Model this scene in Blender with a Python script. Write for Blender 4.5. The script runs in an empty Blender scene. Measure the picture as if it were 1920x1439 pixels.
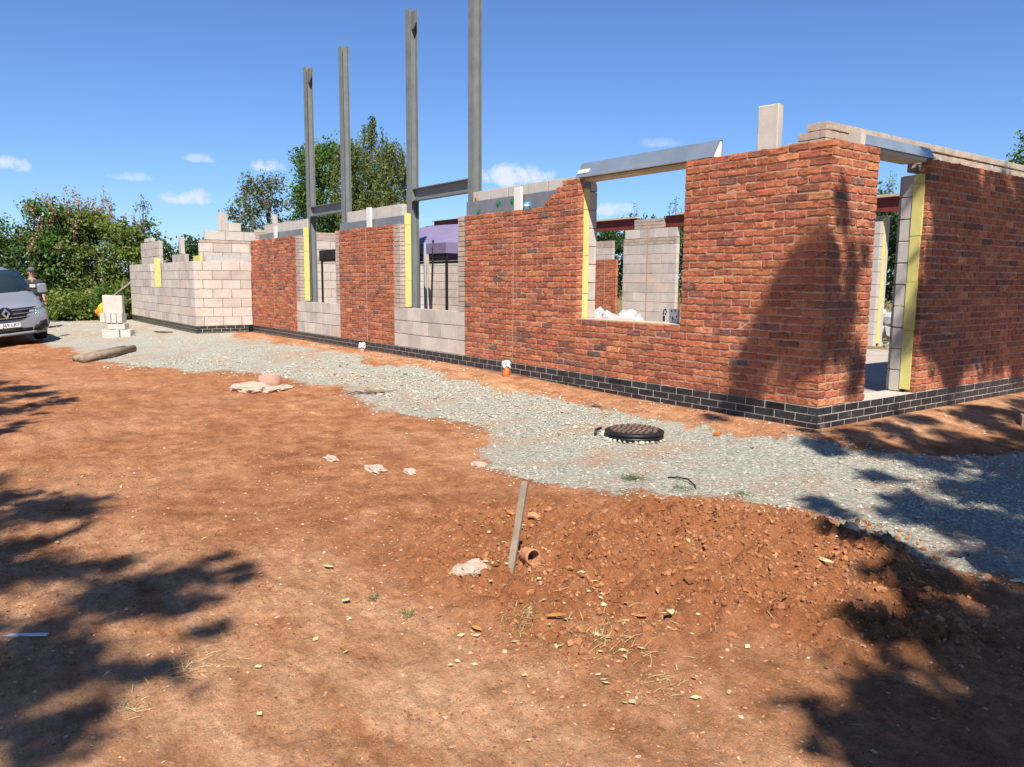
import bpy, math, random
import numpy as np
from mathutils import Vector, Matrix

scene = bpy.context.scene
col = scene.collection
rad = math.radians
random.seed(7)
RNG = np.random.default_rng(11)

# ------------------------------------------------------------------ camera
CAM = Vector((3.9723, -6.4047, 1.1184))
YAW, PITCH, ROLL = -0.9345, 0.1299, 0.0073
fw = Vector((math.sin(YAW) * math.cos(PITCH), math.cos(YAW) * math.cos(PITCH), -math.sin(PITCH)))
rt = Vector((math.cos(YAW), -math.sin(YAW), 0.0))
up = rt.cross(fw)
r2 = math.cos(ROLL) * rt + math.sin(ROLL) * up
u2 = -math.sin(ROLL) * rt + math.cos(ROLL) * up
cam_data = bpy.data.cameras.new('camera')
cam_data.sensor_width = 36.0
cam_data.lens = 1456.9 / 1920 * 36.0
cam_data.clip_start = 0.05
cam_data.clip_end = 3000
cam = bpy.data.objects.new('camera', cam_data)
col.objects.link(cam)
cam.matrix_world = Matrix(((r2.x, u2.x, -fw.x, CAM.x), (r2.y, u2.y, -fw.y, CAM.y), (r2.z, u2.z, -fw.z, CAM.z), (0, 0, 0, 1)))
scene.camera = cam

# ------------------------------------------------------------------ light
SUN = Vector((1.55, -1.0, 2.26)).normalized()          # towards the sun
SUN_EL = math.asin(SUN.z)
SUN_ROT = math.atan2(SUN.x, SUN.y)
sun_data = bpy.data.lights.new('sun', 'SUN')
sun_data.energy = 5.0
sun_data.angle = rad(0.55)
sun_data.color = (1.0, 0.93, 0.82)
sun = bpy.data.objects.new('sun', sun_data)
col.objects.link(sun)
sun.location = (20, -15, 30)
sun.rotation_euler = (-SUN).to_track_quat('-Z', 'Y').to_euler()

world = bpy.data.worlds.new('World')
scene.world = world
world.use_nodes = True
scene.view_settings.view_transform = 'Standard'
scene.view_settings.look = 'None'
scene.view_settings.gamma = 1.0
scene.view_settings.exposure = 0.85
scene.view_settings.use_curve_mapping = False
scene.cycles.use_adaptive_sampling = True
scene.cycles.adaptive_threshold = 0.012
scene.cycles.max_bounces = 6
scene.cycles.diffuse_bounces = 3
scene.cycles.glossy_bounces = 2
scene.cycles.transmission_bounces = 4
scene.cycles.transparent_max_bounces = 6
scene.cycles.use_denoising = True


def build_sky():
    nt = world.node_tree
    nt.nodes.clear()
    N, L = nt.nodes.new, nt.links.new
    out = N('ShaderNodeOutputWorld')
    bg = N('ShaderNodeBackground')
    bg.inputs['Strength'].default_value = 0.066
    sky = N('ShaderNodeTexSky')
    sky.sky_type = 'NISHITA'
    sky.sun_disc = False
    sky.sun_elevation = SUN_EL
    sky.sun_rotation = SUN_ROT
    sky.altitude = 100
    sky.air_density = 1.0
    sky.dust_density = 0.2
    sky.ozone_density = 5.0

    def math_(op, a, b=None, c=None):
        n = N('ShaderNodeMath')
        n.operation = op
        for i, v in enumerate((a, b, c)):
            if v is None:
                continue
            if isinstance(v, (int, float)):
                n.inputs[i].default_value = v
            else:
                L(v, n.inputs[i])
        return n.outputs[0]
    tc = N('ShaderNodeTexCoord')
    sep = N('ShaderNodeSeparateXYZ')
    L(tc.outputs['Generated'], sep.inputs[0])
    az = math_('ARCTAN2', sep.outputs[0], sep.outputs[1])
    el = math_('ARCSINE', sep.outputs[2])
    noi = N('ShaderNodeTexNoise')
    noi.inputs['Scale'].default_value = 38.0
    noi.inputs['Detail'].default_value = 7.0
    noi.inputs['Roughness'].default_value = 0.62
    L(tc.outputs['Generated'], noi.inputs['Vector'])
    nv = math_('SUBTRACT', noi.outputs['Fac'], 0.5)
    # cumulus of a fair summer day: (azimuth, elevation, half width, half height, density), degrees
    rr = random.Random(5)
    clouds = [(-85.7, 6.7, 1.3, .75, .9), (-79.2, 6.5, 1.6, .5, .55), (-74.9, 7.9, 1.4, .42, .5), (-70.7, 7.6, 1.5, .75, 1.0),
              (-75.7, 5.3, 1.9, .75, .9), (-53.3, 7.3, 3.3, 1.15, .95), (-42.9, 9.6, 2.0, .5, .35), (-46.4, 5.1, 2.2, .7, .7), (-62, 4.4, 3.0, .5, .4)]
    for k in range(16):
        clouds.append((-20 + k * 17.5 + rr.uniform(-6, 6), rr.uniform(5, 12), rr.uniform(1.3, 3.4), rr.uniform(.5, 1.1), rr.uniform(.4, 1)))
    total = None
    for a, e, w, h, dens in clouds:
        da = math_('MULTIPLY', math_('SUBTRACT', az, rad(a if a <= 180 else a - 360)), 1 / rad(w))
        de = math_('MULTIPLY', math_('SUBTRACT', el, rad(e)), 1 / rad(h))
        de = math_('ADD', math_('MAXIMUM', de, 0.0), math_('MULTIPLY', math_('MINIMUM', de, 0.0), 1.9))
        d2 = math_('ADD', math_('MULTIPLY', da, da), math_('MULTIPLY', de, de))
        m = math_('ADD', math_('SUBTRACT', 1.0, d2), math_('MULTIPLY', nv, 3.6))
        mr = N('ShaderNodeMapRange')
        mr.interpolation_type = 'SMOOTHSTEP'
        L(m, mr.inputs['Value'])
        mr.inputs['From Min'].default_value = 0.05
        mr.inputs['From Max'].default_value = 1.15
        mr.inputs['To Max'].default_value = dens
        total = mr.outputs[0] if total is None else math_('MAXIMUM', total, mr.outputs[0])
    mix = N('ShaderNodeMixRGB')
    L(math_('MULTIPLY', total, 0.85), mix.inputs['Fac'])
    tint = N('ShaderNodeMixRGB')
    tint.blend_type = 'MULTIPLY'
    tint.inputs['Fac'].default_value = 1.0
    tint.inputs['Color2'].default_value = (.78, .95, 1.23, 1)
    L(sky.outputs[0], tint.inputs['Color1'])
    L(tint.outputs[0], mix.inputs['Color1'])
    mix.inputs['Color2'].default_value = (7.6, 7.8, 8.8, 1)
    L(mix.outputs[0], bg.inputs['Color'])
    L(bg.outputs[0], out.inputs['Surface'])


build_sky()

# ------------------------------------------------------------------ helpers
def tag(o, label=None, cat=None, group=None, kind=None):
    if label: o['label'] = label
    if cat: o['category'] = cat
    if group: o['group'] = group
    if kind: o['kind'] = kind
    return o


def empty(name, loc=(0, 0, 0), rz=0.0, parent=None):
    o = bpy.data.objects.new(name, None)
    o.empty_display_size = 0.1
    col.objects.link(o)
    o.location = loc
    o.rotation_euler = (0, 0, rz)
    if parent: o.parent = parent
    return o


def link(name, me, parent=None, loc=(0, 0, 0), rot=(0, 0, 0)):
    o = bpy.data.objects.new(name, me)
    col.objects.link(o)
    o.location = loc
    o.rotation_euler = rot
    if parent: o.parent = parent
    return o


def mesh_np(name, V, F, mat=None, smooth=False, colors=None, attrs=None):
    """V (n,3), F (m,k) with one k"""
    V = np.asarray(V, np.float32)
    F = np.asarray(F, np.int32)
    me = bpy.data.meshes.new(name)
    m, k = F.shape
    me.vertices.add(len(V))
    me.vertices.foreach_set('co', V.ravel())
    me.loops.add(m * k)
    me.loops.foreach_set('vertex_index', F.ravel())
    me.polygons.add(m)
    me.polygons.foreach_set('loop_start', np.arange(0, m * k, k, dtype=np.int32))
    me.update(calc_edges=True)
    me.polygons.foreach_set('use_smooth', np.full(m, bool(smooth)))
    if colors is not None:
        ca = me.color_attributes.new('tint', 'FLOAT_COLOR', 'POINT')
        ca.data.foreach_set('color', np.asarray(colors, np.float32).ravel())
    for nm, arr in (attrs or {}).items():
        at = me.attributes.new(nm, 'FLOAT', 'POINT')
        at.data.foreach_set('value', np.asarray(arr, np.float32))
    if mat: me.materials.append(mat)
    return me


class MB:
    """collects boxes, tubes, lofts; builds ONE mesh"""
    def __init__(self):
        self.v, self.f = [], []

    def add(self, verts, faces):
        b = len(self.v)
        self.v += [tuple(v) for v in verts]
        self.f += [tuple(b + i for i in f) for f in faces]
        return self

    def box(self, x0, x1, y0, y1, z0, z1, m=None):
        vs = [Vector((x, y, z)) for z in (z0, z1) for y in (y0, y1) for x in (x0, x1)]
        if m is not None: vs = [m @ v for v in vs]
        return self.add(vs, [(0, 2, 3, 1), (4, 5, 7, 6), (0, 1, 5, 4), (2, 6, 7, 3), (0, 4, 6, 2), (1, 3, 7, 5)])

    def tube(self, pts, radii, seg=8, cap=True):
        pts = [Vector(p) for p in pts]
        if isinstance(radii, (int, float)): radii = [radii] * len(pts)
        rings = []
        t0 = (pts[1] - pts[0]).normalized()
        n = t0.orthogonal().normalized()
        for i, p in enumerate(pts):
            t = (pts[min(i + 1, len(pts) - 1)] - pts[max(i - 1, 0)]).normalized()
            n = (n - t * n.dot(t))
            n = n.normalized() if n.length > 1e-6 else t.orthogonal().normalized()
            b = t.cross(n)
            rings.append([p + radii[i] * (math.cos(a) * n + math.sin(a) * b) for a in [2 * math.pi * k / seg for k in range(seg)]])
        vs = [v for r in rings for v in r]
        fs = []
        for i in range(len(rings) - 1):
            for k in range(seg):
                fs.append((i * seg + k, i * seg + (k + 1) % seg, (i + 1) * seg + (k + 1) % seg, (i + 1) * seg + k))
        if cap:
            fs.append(tuple(range(seg - 1, -1, -1)))
            fs.append(tuple((len(rings) - 1) * seg + k for k in range(seg)))
        return self.add(vs, fs)

    def lathe(self, prof, seg=24, loc=(0, 0, 0), closed=False):
        vs, fs = [], []
        for r, z in prof:
            for k in range(seg):
                a = 2 * math.pi * k / seg
                vs.append((loc[0] + r * math.cos(a), loc[1] + r * math.sin(a), loc[2] + z))
        n = len(prof)
        for i in range(n - 1 + (1 if closed else 0)):
            j = (i + 1) % n
            for k in range(seg):
                fs.append((i * seg + k, i * seg + (k + 1) % seg, j * seg + (k + 1) % seg, j * seg + k))
        if not closed:
            fs.append(tuple(range(seg - 1, -1, -1)))
            fs.append(tuple((n - 1) * seg + k for k in range(seg)))
        return self.add(vs, fs)

    def prism(self, poly, axis, a, b):
        """poly of 2-D points swept along axis ('x','y','z') from a to b"""
        def p3(p, t):
            return {'x': (t, p[0], p[1]), 'y': (p[0], t, p[1]), 'z': (p[0], p[1], t)}[axis]
        n = len(poly)
        vs = [p3(p, a) for p in poly] + [p3(p, b) for p in poly]
        fs = [tuple(range(n - 1, -1, -1)), tuple(range(n, 2 * n))] + [(i, (i + 1) % n, n + (i + 1) % n, n + i) for i in range(n)]
        return self.add(vs, fs)

    def mesh(self, name, mat=None, smooth=False):
        me = bpy.data.meshes.new(name)
        me.from_pydata(self.v, [], self.f)
        if smooth:
            me.polygons.foreach_set('use_smooth', np.ones(len(me.polygons), bool))
        me.update()
        bmx = __import__('bmesh').new()
        bmx.from_mesh(me)
        __import__('bmesh').ops.recalc_face_normals(bmx, faces=bmx.faces)
        bmx.to_mesh(me)
        bmx.free()
        if mat: me.materials.append(mat)
        return me

    def build(self, name, mat=None, parent=None, smooth=False, loc=(0, 0, 0), rot=(0, 0, 0), bevel=0):
        o = link(name, self.mesh(name, mat, smooth), parent, loc, rot)
        if bevel:
            md = o.modifiers.new('bevel', 'BEVEL')
            md.width = bevel
            md.segments = 2
            md.limit_method = 'ANGLE'
        return o


def _hash(ix, iy, seed):
    h = (ix.astype(np.int64) * 374761393 + iy.astype(np.int64) * 668265263 + seed * 1442695041) & 0xFFFFFFFF
    h = ((h ^ (h >> 13)) * 1274126177) & 0xFFFFFFFF
    return ((h ^ (h >> 16)) & 0xFFFFFF) / float(0xFFFFFF)


def vnoise(x, y, seed=0):
    ix, iy = np.floor(x), np.floor(y)
    fx, fy = x - ix, y - iy
    fx, fy = fx * fx * (3 - 2 * fx), fy * fy * (3 - 2 * fy)
    a, b = _hash(ix, iy, seed), _hash(ix + 1, iy, seed)
    c, d = _hash(ix, iy + 1, seed), _hash(ix + 1, iy + 1, seed)
    return (a * (1 - fx) + b * fx) * (1 - fy) + (c * (1 - fx) + d * fx) * fy


def fbm(x, y, oct=4, seed=0, gain=.5):
    s, a, t = 0, 1.0, 0
    for o in range(oct):
        s = s + a * vnoise(x * 2 ** o + 13.7 * o, y * 2 ** o - 7.1 * o, seed + o)
        t += a
        a *= gain
    return s / t


def worley(x, y, seed=0):
    ix, iy = np.floor(x), np.floor(y)
    best = np.full(x.shape, 9.0)
    cell = np.zeros(x.shape)
    for dx in (-1, 0, 1):
        for dy in (-1, 0, 1):
            cx, cy = ix + dx, iy + dy
            px, py = cx + _hash(cx, cy, seed), cy + _hash(cx, cy, seed + 5)
            d = (px - x) ** 2 + (py - y) ** 2
            m = d < best
            best = np.where(m, d, best)
            cell = np.where(m, _hash(cx, cy, seed + 9), cell)
    return np.sqrt(best), cell


def sstep(a, b, x):
    t = np.clip((x - a) / (b - a), 0, 1)
    return t * t * (3 - 2 * t)


# ---- the lie of the land (z = 0 is the damp course of the house)
DEPTH, FARX, WINGX, WINGY = 7.5, -23.3, -15.7, -1.38


def dist_house(x, y):
    dx = np.maximum(np.maximum(FARX - x, x), 0)
    dy = np.maximum(np.maximum(-y, y - DEPTH), 0)
    d1 = np.hypot(dx, dy)
    dx = np.maximum(np.maximum(FARX - x, x - WINGX), 0)
    dy = np.maximum(np.maximum(WINGY - y, y - DEPTH), 0)
    return np.minimum(d1, np.hypot(dx, dy))


def ground_z0(x, y):
    x, y = np.asarray(x, float), np.asarray(y, float)
    w = np.interp(x, [-24, -15.5, -10.4, -5.9, -4.2, -2.4, 0, 1, 6], [-.17, -.17, -.16, -.155, -.165, -.20, -.20, -.2, -.2])
    far = np.interp(x, [-32, -27, -23, -19, -16, -12, -8, 0, 5], [-.16, -.22, -.44, -.53, -.50, -.45, -.41, -.405, -.42])
    d = dist_house(x, y)
    t_near = .55 * sstep(0, .9, d) + .45 * sstep(.6, 3.2, d)
    t_left = sstep(-.5, 4.2, d)
    k = sstep(-6, -11, x)
    z = w + (far - w) * (t_near * (1 - k) + t_left * k)
    back = sstep(3, 14, np.maximum(y, 0) - 0)
    return z * (1 - back) + (-.25) * back


def mound(x, y):
    """rough, freshly dug earth"""
    e = ((x - 1.15) * .78 + (y + 3.3) * .62, -(x - 1.15) * .62 + (y + 3.3) * .78)
    q = (e[0] / 1.65) ** 2 + (e[1] / 1.15) ** 2
    n = fbm(np.asarray(x) * 1.3, np.asarray(y) * 1.3, 3, 31)
    return sstep(1.25, .35, q + (n - .5) * 1.1)


def gravel_mask(x, y):
    yl = np.interp(x, [-40, -21, -13.5, -11, -9.75, -9.0, -6.2, -3.7, -2.5, -.9, -.3, .9, 1.9, 2.5, 6], [-4.8, -4.5, -4.0, -3.7, -3.3, -2.6, -1.9, -2.25, -2.2, -2.75, -2.55, -2.0, -2.1, -1.9, -1.5])
    yu = np.interp(x, [-16, -13, -9.3, -4.4, -1.3, 0, .5, 1.2, 2, 3], [-.8, -.6, -.5, -.52, -.5, -.42, -.15, .9, 4, 9])
    n = (fbm(x * .9, y * .9, 4, 77) - .5) * 1.3 + (fbm(x * 5, y * 5, 3, 78) - .5) * .45
    lo = sstep(-.38, .38, y - yl + n * .6)
    hi = sstep(-.3, .3, yu - y + n * .7)
    left = sstep(-15.9, -16.6, x) * sstep(-1.3, -1.6, y)
    hi = np.maximum(hi, left)
    beyond = sstep(-30, -27, x)
    return lo * hi * beyond


def ground_z(x, y):
    x, y = np.asarray(x, float), np.asarray(y, float)
    z = ground_z0(x, y)
    d = dist_house(x, y)
    near = sstep(0.0, .25, d)
    m, g = mound(x, y), gravel_mask(x, y)
    z = z + near * ((fbm(x * .55, y * .55, 3, 3) - .5) * .07 + (fbm(x * 2.2, y * 2.2, 3, 4) - .5) * .035)
    z = z + near * (fbm(x * 9, y * 9, 3, 6) - .5) * .016
    w1, c1 = worley(x * 7, y * 7, 21)
    w2, c2 = worley(x * 15, y * 15, 22)
    w3, c3 = worley(x * 30, y * 30, 23)
    lump = (.62 - w1) * (.15 + c1) * .12 + (.6 - w2) * (.15 + c2) * .075 + (.55 - w3) * (.15 + c3) * .04
    z = z + m * (.035 + lump + (fbm(x * 3.1, y * 3.1, 3, 8) - .5) * .15)
    # wheel ruts and scuffs running across the open earth
    a_, c_ = x * .62 + y * .78, -x * .78 + y * .62
    rut = fbm(a_ * .35, c_ * 2.6, 3, 51) - .5
    z = z + near * (1 - m) * (1 - g) * (rut * .045 + (fbm(a_ * 2.2, c_ * 9, 3, 52) - .5) * .016)
    soil = sstep(.35, .6, fbm(x * 1.1 + 9, y * 1.1, 3, 41))
    z = z + near * (1 - m) * (1 - g) * (.35 + .65 * soil) * ((.55 - w3) * c3 * .022 + (.6 - w2) * c2 * .014 + (fbm(x * 22, y * 22, 2, 18) - .5) * .014)
    z = z + near * g * ((.6 - w3) * c3 * .02 + (fbm(x * 1.6, y * 1.6, 3, 12) - .5) * .03)
    # a low bank of spoil along the foot of the front wall
    bank = np.exp(-((d - .32) / .22) ** 2) * sstep(1.5, -.5, x)
    z = z + bank * ((fbm(x * 1.7, y * 1.7, 3, 15) - .3) * .07 + (fbm(x * 8, y * 8, 3, 16) - .5) * .05) * np.where(y < 0, 1, .3)
    return z


def gz(x, y):
    return float(ground_z(np.array([x]), np.array([y]))[0])

# ------------------------------------------------------------------ materials
def new_mat(name):
    m = bpy.data.materials.new(name)
    m.use_nodes = True
    nt = m.node_tree
    b = nt.nodes['Principled BSDF']
    b.inputs['Roughness'].default_value = .85
    b.inputs['Specular IOR Level'].default_value = .3
    return m, nt, b


def nd(nt, t, **kw):
    n = nt.nodes.new(t)
    for k, v in kw.items():
        if hasattr(n, k): setattr(n, k, v)
        else: n.inputs[k].default_value = v
    return n


def noise(nt, scale, detail=4, rough=.55, vec=None, coord='Position'):
    n = nd(nt, 'ShaderNodeTexNoise')
    n.inputs['Scale'].default_value = scale
    n.inputs['Detail'].default_value = detail
    n.inputs['Roughness'].default_value = rough
    if vec is None:
        g = nd(nt, 'ShaderNodeNewGeometry') if coord == 'Position' else nd(nt, 'ShaderNodeTexCoord')
        vec = g.outputs[coord]
    nt.links.new(vec, n.inputs['Vector'])
    return n.outputs['Fac']


def ramp(nt, fac, stops, interp='LINEAR'):
    r = nd(nt, 'ShaderNodeValToRGB')
    r.color_ramp.interpolation = interp
    e = r.color_ramp.elements
    while len(e) > 1: e.remove(e[-1])
    for i, (p, c) in enumerate(stops):
        el = e[0] if i == 0 else e.new(p)
        el.position = p
        el.color = (*c, 1) if len(c) == 3 else c
    nt.links.new(fac, r.inputs['Fac'])
    return r.outputs['Color']


def mixc(nt, fac, a, b, mode='MIX'):
    n = nd(nt, 'ShaderNodeMixRGB', blend_type=mode)
    for i, v in enumerate((fac, a, b)):
        if isinstance(v, (int, float)): n.inputs[i].default_value = v
        elif isinstance(v, tuple): n.inputs[i].default_value = (*v, 1)
        else: nt.links.new(v, n.inputs[i])
    return n.outputs[0]


def mth(nt, op, a, b=0.0):
    n = nd(nt, 'ShaderNodeMath', operation=op)
    for i, v in enumerate((a, b)):
        if isinstance(v, (int, float)): n.inputs[i].default_value = v
        else: nt.links.new(v, n.inputs[i])
    return n.outputs[0]


def bump(nt, b, h, strength=.4, dist=.01):
    n = nd(nt, 'ShaderNodeBump')
    n.inputs['Strength'].default_value = strength
    n.inputs['Distance'].default_value = dist
    nt.links.new(h, n.inputs['Height'])
    nt.links.new(n.outputs[0], b.inputs['Normal'])


ALB = .80


def simple(name, c, rough=.8, metal=0.0, var=.25, scale=12, bmp=.2, bdist=.004, spec=.3, c2=None, stain=None, each=0.0):
    m, nt, b = new_mat(name)
    b.inputs['Roughness'].default_value = rough
    b.inputs['Metallic'].default_value = metal
    b.inputs['Specular IOR Level'].default_value = spec
    c = tuple(x * ALB for x in c)
    f = noise(nt, scale, 6, .6)
    lo = tuple(x * (1 - var) for x in c)
    hi = c2 or tuple(min(1, x * (1 + var)) for x in c)
    cc = ramp(nt, f, [(.3, lo), (.7, hi)])
    if stain:
        s = ramp(nt, noise(nt, stain[1], 5, .6), [(stain[2], (0, 0, 0)), (stain[2] + .1, (1, 1, 1))])
        cc = mixc(nt, s, cc, stain[0])
    if each:
        o_ = nd(nt, 'ShaderNodeObjectInfo').outputs['Random']
        cc = mixc(nt, 1.0, cc, ramp(nt, o_, [(0, (1 - each, 1 - each * 1.05, 1 - each * 1.1)), (.5, (1, 1, 1)), (.8, (1 + each * .5, 1 + each * .4, 1 + each * .3)), (1, (1.0, 1 - each * .7, 1 - each))]), 'MULTIPLY')
    nt.links.new(cc, b.inputs['Base Color'])
    if bmp: bump(nt, b, noise(nt, scale * 6, 5, .65), bmp, bdist)
    return m


def brick_mat(name, joined):
    m, nt, b = new_mat(name)
    b.inputs['Roughness'].default_value = .9
    b.inputs['Specular IOR Level'].default_value = .2
    base = nd(nt, 'ShaderNodeVertexColor', layer_name='tint').outputs[0] if joined else nd(nt, 'ShaderNodeObjectInfo').outputs['Color']
    n1 = noise(nt, 17, 7, .72)
    n2 = noise(nt, 70, 5, .7)
    cc = mixc(nt, .85, base, ramp(nt, n1, [(.33, (.42, .40, .44)), (.50, (1, 1, 1)), (.68, (1.4, 1.35, 1.25))]), 'MULTIPLY')
    cc = mixc(nt, .5, cc, ramp(nt, n2, [(.3, (.62, .58, .58)), (.55, (1.1, 1.1, 1.1))]), 'MULTIPLY')
    # lime smears and sanded creases
    g = nd(nt, 'ShaderNodeNewGeometry')
    mp = nd(nt, 'ShaderNodeMapping')
    mp.inputs['Scale'].default_value = (9, 9, 26)
    nt.links.new(g.outputs['Position'], mp.inputs['Vector'])
    n3 = noise(nt, 1.0, 5, .7, mp.outputs[0])
    smear = ramp(nt, n3, [(.62, (0, 0, 0)), (.74, (.62, .62, .62))])
    cc = mixc(nt, smear, cc, (.56, .37, .27))
    nt.links.new(cc, b.inputs['Base Color'])
    h = mth(nt, 'ADD', mth(nt, 'MULTIPLY', n1, 1.0), mth(nt, 'MULTIPLY', n3, 1.2))
    bump(nt, b, mth(nt, 'ADD', h, mth(nt, 'MULTIPLY', n2, .5)), .75, .010)
    return m


def leaf_mat(name, cols, trans=.35, tt=(1.3, 1.4, .6)):
    m, nt, b = new_mat(name)
    b.inputs['Roughness'].default_value = .55
    b.inputs['Specular IOR Level'].default_value = .35
    g = nd(nt, 'ShaderNodeNewGeometry')
    cc = ramp(nt, g.outputs['Random Per Island'], [(i / max(1, len(cols) - 1), c) for i, c in enumerate(cols)])
    big = noise(nt, .7, 3, .6)
    cc = mixc(nt, .6, cc, ramp(nt, big, [(.35, (.65, .7, .6)), (.65, (1.2, 1.15, 1.05))]), 'MULTIPLY')
    nt.links.new(cc, b.inputs['Base Color'])
    tr = nd(nt, 'ShaderNodeBsdfTranslucent')
    tc = mixc(nt, 1.0, cc, tt, 'MULTIPLY')
    nt.links.new(tc, tr.inputs['Color'])
    mx = nd(nt, 'ShaderNodeMixShader')
    mx.inputs[0].default_value = trans
    nt.links.new(b.outputs[0], mx.inputs[1])
    nt.links.new(tr.outputs[0], mx.inputs[2])
    nt.links.new(mx.outputs[0], nt.nodes['Material Output'].inputs['Surface'])
    return m


def crumb_mat():
    m, nt, b = new_mat('crumbled_red_earth')
    b.inputs['Specular IOR Level'].default_value = .12
    g = nd(nt, 'ShaderNodeNewGeometry')
    base = ramp(nt, noise(nt, 4.5, 6, .62), [(.30, (.25, .098, .042)), (.44, (.335, .142, .062)), (.56, (.42, .19, .09)), (.74, (.53, .28, .15))])
    cc = mixc(nt, 1.0, base, ramp(nt, g.outputs['Random Per Island'], [(0, (.6, .57, .55)), (.6, (.95, .95, .95)), (.93, (1.1, 1.1, 1.1)), (1, (1.3, 1.5, 1.7))]), 'MULTIPLY')
    cc = mixc(nt, 1.0, cc, (ALB, ALB, ALB), 'MULTIPLY')
    nt.links.new(cc, b.inputs['Base Color'])
    bump(nt, b, noise(nt, 130, 4), .5, .004)
    return m


def stone_mat(name, cols, rough=.9, dust=None):
    cols = [tuple(x * ALB for x in c) for c in cols]
    m, nt, b = new_mat(name)
    b.inputs['Roughness'].default_value = rough
    g = nd(nt, 'ShaderNodeNewGeometry')
    cc = ramp(nt, g.outputs['Random Per Island'], [(i / max(1, len(cols) - 1), c) for i, c in enumerate(cols)])
    cc = mixc(nt, .5, cc, ramp(nt, noise(nt, 60, 4), [(.3, (.7, .7, .7)), (.7, (1.15, 1.15, 1.15))]), 'MULTIPLY')
    nt.links.new(cc, b.inputs['Base Color'])
    bump(nt, b, noise(nt, 150, 4), .4, .004)
    return m


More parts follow.
